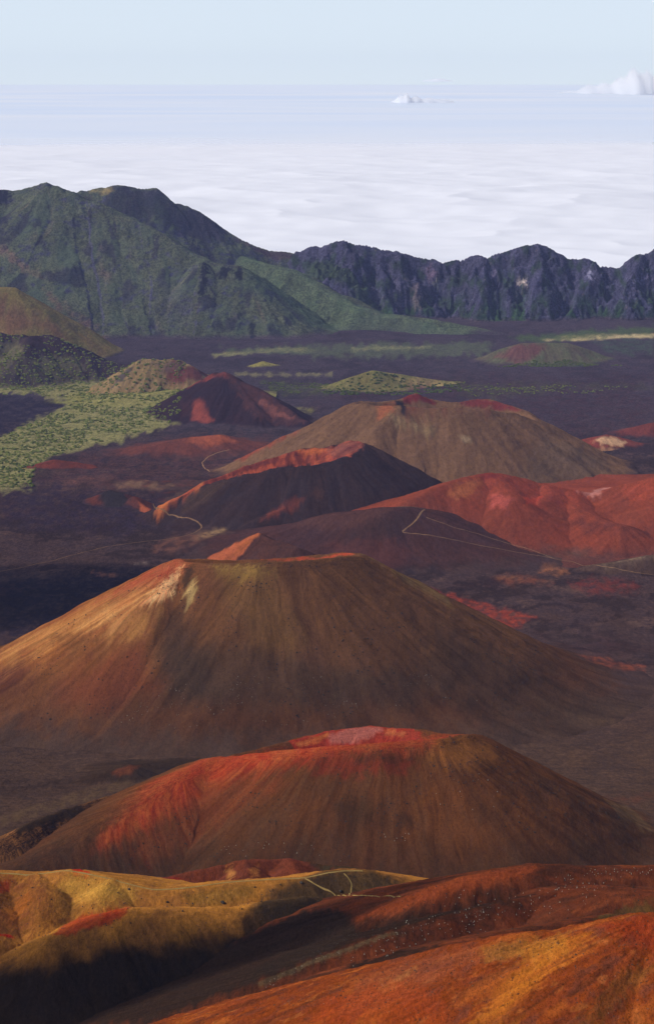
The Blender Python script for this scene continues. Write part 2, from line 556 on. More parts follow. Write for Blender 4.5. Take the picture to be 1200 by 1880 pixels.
# ------------------------------------------------------------------ crater floor
fy = np.concatenate([np.linspace(-600, 600, 40), np.geomspace(620, 10550, 760)])
fs = np.concatenate([np.linspace(-1.6, -0.2, 70), np.linspace(-0.196, 0.196, 460), np.linspace(0.2, 1.6, 70)])
FY, FS = np.meshgrid(fy, fs, indexing='ij')
FX = FS * np.maximum(FY, 600)
FZ = floor_z(FX, FY)
FC, FC2 = floor_colours(FX, FY)
floor_zones = [
    # red and brown tints of the far floor
    ([(560, 740), (700, 700), (900, 690), (1200, 690), (1200, 800), (1000, 800), (900, 745)], A(74, 46, 48), dict(soft=20, op=0.6, wob=25, wl=40, c2=A(50, 36, 44))),
    ([(480, 700), (600, 705), (610, 725), (500, 722)], A(92, 92, 58), dict(soft=6, op=0.75, wob=9, c2=A(60, 66, 42))),
    ([(830, 700), (960, 708), (1000, 722), (900, 728), (840, 722)], A(86, 84, 56), dict(soft=8, op=0.6, wob=10, c2=A(62, 58, 48))),
    ([(950, 700), (1180, 705), (1200, 712), (1000, 716)], A(76, 72, 52), dict(soft=6, op=0.5, wob=10)),
    ([(540, 748), (580, 752), (570, 760), (545, 757)], A(120, 112, 66), dict(soft=3, wob=4)),
    # tan grass strips at the foot of the wall
    ([(470, 640), (570, 637), (580, 645), (400, 654), (390, 650), (450, 645)], A(160, 150, 100), dict(soft=2.5, wob=5, op=0.9, brk=0.3, c2=A(116, 118, 78))),
    ([(645, 639), (700, 635), (790, 636), (790, 640), (700, 643), (650, 643)], A(174, 164, 112), dict(soft=2, wob=4, op=0.9, brk=0.2, c2=A(140, 134, 90))),
    ([(400, 640), (700, 630), (900, 628), (900, 650), (600, 655)], A(92, 98, 74), dict(soft=5, wob=9, op=0.8, brk=0.3)),
    ([(990, 622), (1030, 616), (1200, 612), (1200, 621), (1080, 624), (1000, 626)], A(200, 178, 132), dict(soft=2, wob=2, brk=0.2, c2=A(180, 160, 110))),
    ([(930, 618), (1200, 600), (1200, 612), (960, 628)], A(76, 90, 54), dict(soft=5, wob=7, op=0.9, brk=0.2)),
    ([(1080, 625), (1200, 622), (1200, 650), (1120, 650)], A(70, 76, 66), dict(soft=5, wob=8)),
    ([(430, 684), (540, 686), (610, 684), (610, 689), (430, 690)], A(136, 126, 88), dict(soft=2, wob=5, op=0.85, brk=0.3, c2=A(106, 100, 72))),
    # vegetated ground at the left
    ([(0, 800), (60, 770), (120, 745), (132, 733), (60, 722), (0, 722), (-60, 720), (-80, 640), (200, 690), (340, 712), (346, 745), (330, 776),
      (250, 800), (200, 812), (140, 826), (80, 846), (62, 870), (64, 895), (0, 897), (-80, 897), (-80, 830)], A(152, 142, 90), dict(soft=4, wob=10, brk=0.1, c2=A(116, 112, 64))),
    # dark pocket
    ([(-60, 728), (0, 727), (60, 730), (125, 742), (95, 758), (40, 784), (0, 803), (-60, 820)], A(44, 36, 48), dict(soft=3, wob=4)),
    # brown and red ground between
    ([(140, 835), (250, 815), (420, 800), (520, 800), (460, 850), (330, 890), (180, 905), (60, 890)], A(92, 60, 54), dict(soft=14, op=0.75, wob=18, wl=24, c2=A(66, 44, 46))),
    ([(205, 888), (260, 884), (320, 893), (300, 900), (220, 897)], A(128, 96, 72), dict(soft=4, wob=5, c2=A(96, 72, 58))),
    ([(110, 882), (200, 870), (205, 880), (120, 892)], A(108, 72, 62), dict(soft=4, wob=5)),
    ([(60, 890), (200, 905), (300, 905), (320, 960), (200, 985), (0, 960), (0, 905)], A(56, 40, 48), dict(soft=10, wob=12, wl=30, c2=A(46, 36, 46))),
    # pale ash spots on the left floor
    (ell(385, 985, 34, 6, rot=-10), A(190, 150, 100), dict(soft=6, wob=6, op=0.8)),
    (ell(330, 998, 50, 14, rot=-10), A(120, 78, 60), dict(soft=10, wob=6, op=0.8)),
    (ell(192, 1053, 24, 4, rot=8), A(176, 112, 80), dict(soft=3, wob=4, op=0.85)),
    (ell(262, 1034, 14, 2.0), A(130, 110, 100), dict(soft=2, wob=2, op=0.8)),
    ([(0, 1060), (250, 1040), (330, 1060), (200, 1130), (0, 1180)], A(38, 31, 44), dict(soft=20, wob=10, op=0.8)),  # black lava, with the dark of the cloud shadow painted in too
    # right hand floor
    ([(790, 1082), (830, 1092), (900, 1110), (985, 1132), (935, 1156), (880, 1130), (800, 1095)], A(150, 62, 40), dict(soft=5, wob=7, c2=A(104, 46, 36))),
    ([(905, 1062), (960, 1056), (1010, 1066), (930, 1074)], A(110, 62, 44), dict(soft=8, wob=8)),
    (ell(930, 1060, 22, 4), A(140, 88, 56), dict(soft=5, wob=5, op=0.7)),
    (ell(1015, 1048, 26, 7), A(160, 100, 64), dict(soft=6, wob=6, op=0.7)),
    (ell(1110, 1076, 62, 13), A(118, 52, 42), dict(soft=10, wob=10, op=0.8)),
    ([(1055, 1215), (1100, 1212), (1185, 1222), (1170, 1234), (1085, 1235)], A(140, 72, 48), dict(soft=4, wob=6, c2=A(100, 56, 44))),
    ([(1000, 1150), (1200, 1160), (1200, 1210), (1010, 1200)], A(66, 50, 46), dict(soft=12, wob=14, op=0.6)),
    # ground right of and behind the near cone
    ([(900, 1320), (1000, 1312), (1120, 1322), (1140, 1330), (1000, 1330)], A(112, 84, 58), dict(soft=8, wob=8, op=0.6)),
    ([(980, 1370), (1100, 1380), (1060, 1410), (990, 1390)], A(86, 62, 44), dict(soft=14, wob=14, op=0.6)),
    ([(1100, 1468), (1200, 1455), (1200, 1466), (1120, 1480)], A(92, 56, 40), dict(soft=6, wob=6, op=0.7)),
    ([(0, 1500), (60, 1478), (150, 1450), (260, 1420), (280, 1424), (160, 1470), (60, 1500), (0, 1520)], A(92, 70, 48), dict(soft=5, wob=4, op=0.85)),
    ([(0, 1460), (150, 1440), (150, 1425), (0, 1430)], A(52, 38, 32), dict(soft=10, wob=5, op=0.8)),
]
paint(FC, FC2, floor_hit, FX, FY, floor_zones, brk=0.75)


def floor_grid_colours(X, Y):
    """colours of the crater floor sheet at any ground points (bilinear)"""
    j = np.clip(np.searchsorted(fy, Y) - 1, 0, len(fy) - 2)
    b = np.clip((Y - fy[j]) / (fy[j + 1] - fy[j]), 0, 1)[..., None]
    s = X / np.maximum(Y, 600)
    i = np.clip(np.searchsorted(fs, s) - 1, 0, len(fs) - 2)
    a = np.clip((s - fs[i]) / (fs[i + 1] - fs[i]), 0, 1)[..., None]
    f = lambda C: (C[j, i] * (1 - a) + C[j, i + 1] * a) * (1 - b) + (C[j + 1, i] * (1 - a) + C[j + 1, i + 1] * a) * b
    return f(FC), f(FC2)


M_FLOOR = terrain_mat('lava_floor', 1.3, streak=0.0, grain=0.4, speck=0.5, bump=0.6, near_px=0.55)
idx = np.arange(FX.size).reshape(FX.shape)
q = np.stack([idx[:-1, :-1], idx[:-1, 1:], idx[1:, 1:], idx[1:, :-1]], -1).reshape(-1, 4)
fo = link_mesh('crater_floor', np.stack([FX, FY, FZ - 0.3], -1).reshape(-1, 3), q, M_FLOOR)
set_col(fo.data, 'Col', FC.reshape(-1, 3)); set_col(fo.data, 'Col2', FC2.reshape(-1, 3))
set_vec(fo.data, 'flow', np.stack([FX, FY, FZ * 0], -1).reshape(-1, 3))
tag(fo, 'dark purple lava floor of the crater between the cones', kind='structure')

# ------------------------------------------------------------------ mountain and cliffs at the back
mountain = Form('mountain', [
    dict(pts=[(-500, 300, 9900), (-200, 330, 9900), (0, 346, 9900), (30, 350, 9900), (60, 341, 9880), (85, 332, 9850), (110, 343, 9880), (135, 351, 9900)], slope=0.68, round=2, jag=4),
    dict(pts=[(140, 353, 10150), (180, 348, 10150), (212, 339, 10150), (260, 345, 10150), (287, 346, 10150), (300, 356, 10150), (313, 371, 10150), (332, 374, 10150),
              (365, 387, 10150), (400, 410, 10150), (420, 427, 10150), (440, 437, 10150), (480, 456, 10150), (512, 461, 10150), (545, 466, 10150)], slope=0.95, round=2, jag=3),
    dict(pts=[(100, 340, 9850), (150, 362, 9800), (200, 380, 9750), (250, 405, 9700), (300, 428, 9620), (345, 462, 9520), (400, 485, 9420), (440, 487, 9380)], slope=0.66, round=6, jag=3),
    dict(pts=[(-100, 400, 9700), (-40, 450, 9500), (30, 500, 9350), (90, 550, 9200)], slope=0.66, round=8),
    dict(pts=[(370, 480, 9400), (375, 520, 9280), (385, 560, 9150)], slope=0.75, round=4, jag=6),
    dict(pts=[(440, 470, 10050), (480, 482, 9950), (540, 498, 9800), (600, 530, 9650), (650, 560, 9500), (700, 575, 9450), (780, 585, 9350), (860, 600, 9250), (930, 622, 9150)], slope=0.5, round=14),
], res=2.0, yres=1.0, k=12, gully=6, gl=40, rough=9, rl=80, crag=2.5)
G1, G2 = A(92, 95, 72), A(64, 72, 56)
CLIFF = A(84, 80, 102); CLIFF2 = A(50, 49, 68)  # blue of the distance haze is put into the rock colour


def mountain_col(f, c, c2):
    gy, gx = np.gradient(f.Z, f.ys, f.xs)
    st = np.hypot(gx, gy)
    r = smooth(0.8, 1.25, st + 0.35 * fbm(f.X / 90, f.Y / 90, 4, 7))[..., None]
    c[:] = c * (1 - r) + CLIFF * r; c2[:] = c2 * (1 - r) + CLIFF2 * r
    fx, fy_ = f.flow[..., 0], f.flow[..., 1]
    k = smooth(0.14, 0.26, fbm(fx / 55, fy_ / 55 + f.d / 190, 5, 91) + 0.25 * fbm(f.X / 300, f.Y / 300, 2, 95))[..., None] * 0.8
    c[:] = c * (1 - k) + A(60, 55, 62) * k; c2[:] = c2 * (1 - k) + A(38, 38, 46) * k
    sc = smooth(0.3, 0.5, fbm(fx / 26 + 9, fy_ / 26 + f.d / 320, 4, 97))[..., None] * 0.5
    c[:] = c * (1 - sc) + A(118, 104, 88) * sc
    t = smooth(0.25, 0.6, fbm(f.X / 160, f.Y / 160, 5, 9))[..., None] * 0.55
    c[:] = c * (1 - t) + A(98, 88, 70) * t


M_MOUNT = terrain_mat('mountain_scrub', 2.4, streak=0.14, grain=0.3, speck=0.45, bump=0.35, veg=0.34, yf=0.8)
build(mountain, 'mountain', G1, G2, [
    ([(440, 470), (520, 490), (600, 530), (700, 575), (860, 602), (930, 625), (800, 632), (600, 610), (520, 560), (450, 520)], A(90, 102, 74), dict(soft=14, op=0.7, wob=14, wl=40, c2=A(66, 80, 56))),
    ([(0, 450), (40, 480), (75, 500), (70, 510), (20, 480), (-20, 455)], A(126, 96, 84), dict(soft=5, wob=9, op=0.6, brk=0.6)),
    ([(80, 530), (130, 570), (180, 600), (195, 622), (150, 600), (100, 560)], A(122, 90, 78), dict(soft=8, wob=12, op=0.55, brk=0.6)),
    (ell(193, 503, 14, 6, rot=30), A(112, 90, 84), dict(soft=6, wob=7, op=0.5)),
    ([(130, 350), (215, 340), (300, 356), (330, 376), (420, 428), (400, 440), (320, 420), (250, 392), (160, 368)], A(54, 48, 58), dict(soft=8, wob=12, op=0.8, c2=A(38, 42, 40))),
    ([(165, 352), (195, 345), (210, 350), (190, 358)], A(150, 130, 80), dict(soft=4, wob=4, op=0.8)),
    ([(340, 385), (415, 425), (405, 437), (330, 432)], A(74, 66, 76), dict(soft=5, wob=8, op=0.8, c2=A(44, 42, 52))),
    ([(430, 437), (540, 466), (545, 480), (470, 462)], A(78, 56, 64), dict(soft=5, wob=6, op=0.7)),
    (ell(374, 515, 7, 32, rot=8), A(28, 27, 38), dict(soft=3, wob=9, wl=7, op=0.95)),
    (ell(382, 555, 16, 13), A(44, 42, 54), dict(soft=3, wob=8, wl=8, op=0.8)),
    (ell(412, 500, 16, 8, rot=-35), A(28, 28, 38), dict(soft=3, wob=7, wl=7, op=0.95)),
    (ell(438, 503, 7, 14), A(26, 26, 36), dict(soft=3, wob=5, wl=8, op=0.9)),
    (ell(463, 608, 6, 15), A(26, 26, 36), dict(soft=3, wob=5, wl=8, op=0.85)),
    (ell(320, 560, 30, 40, rot=-25), A(86, 82, 82), dict(soft=18, wob=16, op=0.4)),
    (ell(720, 600, 60, 14), A(70, 74, 62), dict(soft=14, wob=8, op=0.6)),
    (ell(770, 570, 14, 3), A(170, 156, 100), dict(soft=2, wob=3, op=0.8)),
    (ell(817, 581, 8, 2), A(180, 166, 110), dict(soft=2, wob=2, op=0.8)),
    (ell(5, 362, 14, 12), A(32, 30, 44), dict(soft=4, wob=9, wl=8, op=0.9)),
    (ell(5, 405, 10, 6), A(32, 30, 44), dict(soft=4, wob=9, wl=8, op=0.9)),
], M_MOUNT, 'long scrub covered mountain slope rising at the back left', zcol=mountain_col, blend=(0.3, 8))

cliff = Form('cliff', [
    dict(pts=[(535, 467, 10080), (560, 460, 10060), (590, 452, 10040), (630, 438, 10000), (655, 446, 10000), (680, 453, 10000), (715, 459, 10000), (760, 470, 10000), (795, 476, 10000), (806, 488, 10000),
              (830, 477, 10000), (870, 471, 10000), (877, 467, 10000), (885, 473, 10000), (910, 465, 10000), (945, 456, 10000), (985, 448, 10000), (1010, 453, 10000),
              (1040, 474, 10000), (1080, 476, 10000), (1100, 486, 10000), (1140, 489, 10000), (1155, 476, 10000), (1170, 466, 10000), (1200, 461, 10000),
              (1300, 440, 9950), (1500, 400, 9900)], slope=1.15, round=1, jag=5),
    dict(pts=[(690, 460, 9990), (700, 500, 9890), (705, 540, 9790)], slope=1.2, round=2, jag=5),
    dict(pts=[(630, 440, 9990), (590, 500, 9890), (560, 530, 9830)], slope=0.9, round=2, jag=5),
    dict(pts=[(880, 470, 9990), (890, 520, 9850), (880, 560, 9760)], slope=1.3, round=2, jag=5),
    dict(pts=[(985, 450, 9990), (1000, 520, 9830), (1010, 580, 9700)], slope=1.3, round=2, jag=5),
    dict(pts=[(1090, 480, 9990), (1060, 540, 9830), (1040, 590, 9700)], slope=1.3, round=2, jag=5),
    dict(pts=[(1180, 466, 9990), (1150, 520, 9830), (1140, 580, 9720)], slope=1.3, round=2, jag=5),
    dict(pts=[(1300, 440, 9990), (1260, 520, 9830), (1250, 580, 9720)], slope=1.3, round=2, jag=5),
], res=2.0, yres=0.55, k=8, gully=12, gl=24, rough=38, rl=52, crag=13)


def cliff_col(f, c, c2):
    n = fbm(f.X / 45, f.Z / 70, 4, 19)
    g = smooth(0.0, 0.35, n)[..., None] * 0.8
    c[:] = c * (1 - g) + A(50, 66, 40) * g; c2[:] = c2 * (1 - g) + A(38, 50, 36) * g
    base = smooth(150, 30, f.Z - f.fl)[..., None] * smooth(-0.1, 0.3, fbm(f.X / 60, f.Y / 60, 3, 29))[..., None] * 0.8
    c[:] = c * (1 - base) + A(52, 78, 36) * base; c2[:] = c2 * (1 - base) + A(38, 60, 32) * base
    p = smooth(0.42, 0.6, fbm(f.X / 26, f.Z / 22, 3, 39))[..., None] * 0.75
    c[:] = c * (1 - p) + A(140, 122, 116) * p


M_CLIFF = terrain_mat('cliff_rock', 2.5, streak=0.3, grain=0.4, speck=0.5, bump=0.6, veg=0.3, yf=1.0)
build(cliff, 'cliff', CLIFF, CLIFF2, [
    (ell(957, 518, 9, 6), A(210, 190, 180), dict(soft=3, wob=5, wl=6, op=0.8)),
    (ell(800, 523, 5, 5), A(200, 186, 170), dict(soft=2, wob=3, wl=6, op=0.8)),
    (ell(790, 500, 10, 12), A(120, 96, 110), dict(soft=5, wob=8, wl=8, op=0.6)),
    (ell(765, 545, 9, 22), A(130, 112, 110), dict(soft=5, wob=9, wl=8, op=0.6)),
    (ell(1082, 505, 5, 8), A(170, 164, 190), dict(soft=2, wob=5, wl=6, op=0.7)),
    (ell(905, 506, 8, 7), A(120, 108, 130), dict(soft=3, wob=6, wl=6, op=0.6)),
    (ell(1175, 512, 18, 5), A(130, 120, 150), dict(soft=3, wob=7, wl=6, op=0.5)),
    ([(900, 575), (960, 560), (1000, 600), (960, 618), (910, 606)], A(50, 76, 36), dict(soft=8, wob=12, op=0.8)),
    ([(560, 500), (700, 560), (720, 580), (640, 540), (560, 520)], A(60, 74, 44), dict(soft=8, wob=12, op=0.8)),
], M_CLIFF, 'dark rocky cliff wall closing the crater at the back right', zcol=cliff_col, blend=(0.3, 6))

# ------------------------------------------------------------------ middle distance cones and hills
BLUE = 0.86
VEG1, VEG2 = A(128, 118, 74), A(84, 90, 48)
M_GRASS = terrain_mat('dry_grass_slope', 1.9, streak=0.15, grain=0.35, speck=0.35, bump=0.5)
M_CINDER_FAR = terrain_mat('far_cinder', 1.7, streak=0.26, grain=0.22, speck=0.25, bump=0.35)
M_CINDER_MID = terrain_mat('middle_cinder', 1.2, streak=0.26, grain=0.22, speck=0.25, bump=0.35)
M_CINDER_NEAR = terrain_mat('near_cinder', 0.72, streak=0.36, grain=0.18, speck=0.3, bump=0.35)
M_CINDER_CLOSE = terrain_mat('close_cinder', 0.5, streak=0.36, grain=0.19, speck=0.32, bump=0.35)
M_ASH = terrain_mat('ash_slope', 0.33, streak=0.26, grain=0.26, speck=0.35, bump=0.6)

f = Form('grassy_hill', [dict(pts=[(-260, 520, 8480), (0, 527, 8480), (25, 527, 8480)], slope=0.62, round=6)], gully=3, rough=3, k=6, res=2.5)
build(f, 'hill', A(132, 116, 66), A(122, 96, 62), [
    ([(0, 560), (60, 570), (120, 620), (60, 612), (0, 606)], A(116, 78, 62), dict(soft=12, wob=14, op=0.7, fl=True)),
    ([(25, 528), (240, 662), (200, 660), (100, 590)], A(140, 130, 72), dict(soft=8, wob=8, op=0.8))],
    M_GRASS, 'smooth dry grass hill cut off by the left edge of view', blend=(0.3, 4))

f = Form('dark_hill', [dict(pts=[(-150, 600, 7820), (0, 612, 7820), (60, 616, 7820), (95, 614, 7820), (112, 626, 7790), (126, 634, 7770), (160, 650, 7740), (190, 662, 7720), (245, 670, 7670)], slope=0.5, round=2, jag=5),
                       dict(pts=[(60, 616, 7800), (40, 650, 7620)], slope=0.5, round=6)], gully=6, rough=5, k=10, res=2.2)
build(f, 'hill', A(60, 42, 48), A(48, 36, 46), [
    ([(-80, 640), (20, 645), (60, 670), (120, 672), (200, 690), (200, 735), (-80, 740)], A(106, 98, 74), dict(soft=12, wob=26, wl=24, op=0.75, brk=0.6, c2=A(66, 60, 52))),
    (ell(20, 640, 26, 16), A(112, 104, 80), dict(soft=10, wob=14, op=0.8)),
    (ell(110, 668, 46, 12), A(104, 98, 74), dict(soft=8, wob=16, op=0.7)),
    (ell(40, 700, 30, 10, rot=20), A(58, 46, 54), dict(soft=5, wob=8, op=0.8))],
    M_CINDER_FAR, 'dark purple hill with scattered scrub in front of the grass hill', blend=(0.3, 4))

f = Form('far_green_cone', [dict(pts=[(925, 640, 8250), (960, 630, 8250), (1000, 629, 8250), (1040, 630, 8250), (1082, 644, 8250)], slope=0.48, round=6)], gully=3, rough=3, k=12, res=2)
build(f, 'cinder_cone', A(96, 84, 74), A(84, 88, 66), [
    ([(905, 655), (940, 636), (1000, 632), (990, 650), (950, 668)], A(112, 68, 72), dict(soft=10, wob=9, op=0.8)),
    ([(920, 680), (1000, 668), (1100, 668), (1180, 688), (950, 690)], A(88, 92, 68), dict(soft=8, wob=9, op=0.7, c2=A(58, 68, 50))),
    ([(900, 684), (930, 682), (940, 686), (905, 688)], A(140, 120, 84), dict(soft=2, wob=3))],
    M_CINDER_FAR, 'low broad cone with purple left side below the cliffs', blend=(0.2, 4))

f = Form('tan_cone', [dict(pts=[(478, 666, 8060), (486, 663, 8060), (498, 667, 8060)], slope=0.5, round=3)], gully=2, rough=2, k=8, res=1.5)
build(f, 'cinder_cone', A(150, 138, 80), A(124, 118, 68), [], M_GRASS, 'tiny pale yellow cone alone on the far lava floor', blend=(0.2, 2))

shrubby = Form('shrubby_cone', [dict(pts=[(605, 712, 7420), (620, 706, 7440), (650, 691, 7460), (685, 680, 7480), (720, 685, 7500), (770, 693, 7530), (840, 704, 7560)], slope=0.44, round=6)], gully=3, rough=4, k=10, res=1.6)
build(shrubby, 'cinder_cone', A(126, 114, 72), A(98, 98, 58), [
    ([(710, 685), (840, 702), (850, 715), (740, 705)], A(164, 140, 98), dict(soft=6, wob=9, c2=A(130, 120, 76))),
    (ell(770, 712, 30, 6), A(120, 84, 76), dict(soft=5, wob=6, op=0.7))],
    M_GRASS, 'pale shrub dotted cone behind the wide brown cone', blend=(0.2, 2))

f = Form('tan_hill', [dict(pts=[(205, 706, 7390), (240, 673, 7320), (262, 660, 7280), (280, 657, 7270), (330, 663, 7270), (345, 668, 7250), (372, 690, 7220)], slope=0.58, round=2, jag=4)], gully=9, rough=6, k=6, res=1.7, crag=2)
build(f, 'hill', A(152, 124, 88), A(126, 104, 74), [
    ([(315, 662), (350, 672), (395, 692), (360, 705), (300, 705)], A(112, 64, 58), dict(soft=6, wob=8, c2=A(90, 52, 54))),
    ([(215, 692), (240, 676), (256, 664), (250, 672), (225, 700), (205, 712)], A(80, 70, 72), dict(soft=4, wob=6, op=0.9)),
    ([(282, 668), (330, 664), (340, 672), (300, 690)], A(96, 76, 76), dict(soft=6, wob=8, op=0.7))],
    M_CINDER_FAR, 'rocky tan hill with a reddish right side', blend=(0.2, 4))

f = Form('purple_cone', [dict(pts=[(392, 687, 6740), (410, 684, 6700), (422, 690, 6670), (440, 700, 6650), (475, 713, 6600), (500, 730, 6560), (520, 745, 6520), (562, 774, 6400)], slope=0.56, round=3, jag=3),
                         dict(pts=[(432, 697, 6650), (452, 725, 6570), (478, 755, 6480)], slope=0.55, round=3)], gully=6, rough=4, k=8, res=1.8)
build(f, 'cinder_cone', A(54, 36, 44), A(44, 32, 42), [
    ([(395, 686), (415, 683), (480, 713), (520, 744), (565, 775), (520, 782), (470, 765), (440, 730), (420, 708)], A(110, 66, 60), dict(soft=6, wob=9, c2=A(66, 44, 48), fl=True, op=0.55)),
    ([(345, 697), (412, 684), (418, 692), (380, 700), (345, 704)], A(124, 60, 54), dict(soft=4, wob=4)),
    ([(470, 735), (500, 742), (540, 770), (500, 765)], A(140, 84, 76), dict(soft=5, wob=8, op=0.7)),
    ([(356, 735), (366, 730), (378, 752), (392, 772), (370, 776), (352, 770)], A(146, 72, 62), dict(soft=5, wob=4)),
    ([(330, 742), (350, 735), (350, 765), (335, 765)], A(70, 42, 46), dict(soft=6, wob=6, op=0.7))],
    M_CINDER_FAR, 'dark purple cone with a red streaked right ridge', blend=(0.2, 4))

veg_mound = Form('veg_mound', [dict(pts=[(120, 772, 6850), (190, 742, 7000), (250, 724, 7080), (335, 718, 7080)], slope=0.16, round=40)], gully=2, rough=5, rl=90, k=14, res=2.5, pad=1.0)
build(veg_mound, 'slope', A(152, 142, 90), A(116, 112, 64), [
    ([(-20, 735), (60, 730), (125, 742), (95, 758), (40, 784), (-20, 810)], A(44, 36, 48), dict(soft=3, wob=4)),
    (ell(225, 755, 28, 3), A(120, 70, 60), dict(soft=3, wob=3, op=0.8)),
    (ell(272, 757, 10, 4), A(140, 84, 64), dict(soft=3, wob=3, op=0.8)),
    ([(350, 700), (370, 720), (352, 780), (300, 795), (400, 800), (420, 720)], A(50, 36, 44), dict(soft=5, wob=5))],
    M_GRASS, 'gently sloping ground dotted with green shrubs at the left', blend=(0.2, 2))

f = Form('red_mound', [dict(pts=[(62, 862, 5600), (85, 848, 5620), (105, 844, 5630), (132, 848, 5630), (165, 863, 5620)], slope=0.36, round=6)], gully=2, rough=3, k=8, res=1.6)
build(f, 'mound', A(120, 58, 46), A(96, 50, 42), [], M_CINDER_FAR, 'small rust red mound beside the green shrubs', blend=(0.2, 2))
f = Form('red_swell', [dict(pts=[(250, 824, 5900), (300, 812, 5930), (350, 803, 5960), (400, 799, 6000), (428, 808, 5980)], slope=0.26, round=8)], gully=3, rough=3, k=16, res=1.8)
build(f, 'mound', A(116, 64, 54), A(90, 54, 50), [
    ([(340, 806), (400, 797), (430, 808), (380, 822)], A(164, 86, 62), dict(soft=9, wob=9))],
    M_CINDER_FAR, 'long low red swell in the middle left distance', blend=(0.5, 8))
f = Form('white_mound', [dict(pts=[(1085, 803, 6050), (1110, 797, 6050), (1148, 806, 6050)], slope=0.36, round=6)], gully=3, rough=3, k=10, res=1.7)
build(f, 'mound', A(130, 62, 52), A(104, 54, 48), [
    ([(1090, 808), (1125, 803), (1150, 812), (1142, 820), (1100, 815)], A(206, 164, 132), dict(soft=4, wob=6, op=0.85)),
    ([(1095, 824), (1130, 822), (1140, 828), (1100, 830)], A(180, 130, 100), dict(soft=4, wob=5, op=0.7))],
    M_CINDER_FAR, 'low red mound capped with a whitish patch at right', blend=(0.5, 6))
f = Form('red_mound_far', [dict(pts=[(1120, 796, 6300), (1165, 785, 6300), (1200, 776, 6300), (1280, 772, 6300)], slope=0.36, round=6)], gully=3, rough=3, k=10, res=2)
build(f, 'mound', A(118, 58, 50), A(92, 48, 48), [], M_CINDER_FAR, 'red mound running out of the right edge of view', blend=(0.5, 6))

f = Form('brown_cone', [dict(closed=True, pts=[(645, 742, 5500), (668, 741, 5460), (700, 746, 5420), (735, 744, 5400), (770, 749, 5400), (830, 748, 5400), (890, 751, 5430), (940, 758, 5480), (985, 772, 5560),
                                               (960, 752, 5660), (925, 741, 5750), (895, 732, 5790), (868, 733, 5800), (830, 739, 5800), (785, 731, 5800), (762, 722, 5790), (738, 731, 5750), (700, 738, 5680), (655, 737, 5580)], slope=0.53, round=4, jag=2),
                        dict(pts=[(735, 744, 5400), (715, 765, 5360), (690, 790, 5300)], slope=0.56, round=8)], gully=7, gl=40, rough=4, k=16, res=1.8)
build(f, 'cinder_cone', A(124, 90, 68), A(102, 74, 57), [
    ([(738, 731), (762, 720), (790, 733), (800, 740), (740, 740)], A(120, 48, 46), dict(soft=3, wob=4)),
    ([(840, 738), (880, 728), (930, 742), (960, 755), (900, 748), (850, 744)], A(112, 50, 50), dict(soft=4, wob=4)),
    ([(706, 740), (728, 738), (722, 756), (700, 768), (692, 760)], A(150, 88, 62), dict(soft=6, wob=7, fl=True)),
    ([(724, 736), (740, 738), (746, 765), (734, 758)], A(52, 42, 44), dict(soft=4, wob=6)),
    ([(716, 762), (760, 770), (790, 790), (780, 800), (740, 790)], A(142, 118, 88), dict(soft=10, wob=14, op=0.7, fl=True)),
    ([(842, 800), (868, 802), (866, 810), (846, 810)], A(160, 136, 110), dict(soft=5, wob=6, op=0.6)),
    ([(640, 742), (680, 742), (640, 780), (560, 800), (480, 830), (520, 800)], A(104, 76, 60), dict(soft=14, wob=10, op=0.6)),
    ([(430, 835), (520, 793), (545, 790), (500, 815), (440, 845)], A(138, 66, 50), dict(soft=5, wob=6)),
    ([(745, 747), (900, 750), (900, 756), (745, 754)], A(116, 64, 54), dict(soft=4, wob=5, op=0.7)),
    ([(1000, 800), (1110, 850), (1100, 890), (950, 890), (980, 830)], A(108, 88, 76), dict(soft=20, wob=8, op=0.5))],
    M_CINDER_FAR, 'wide tan brown cone in the middle distance', blend=(0.5, 10))

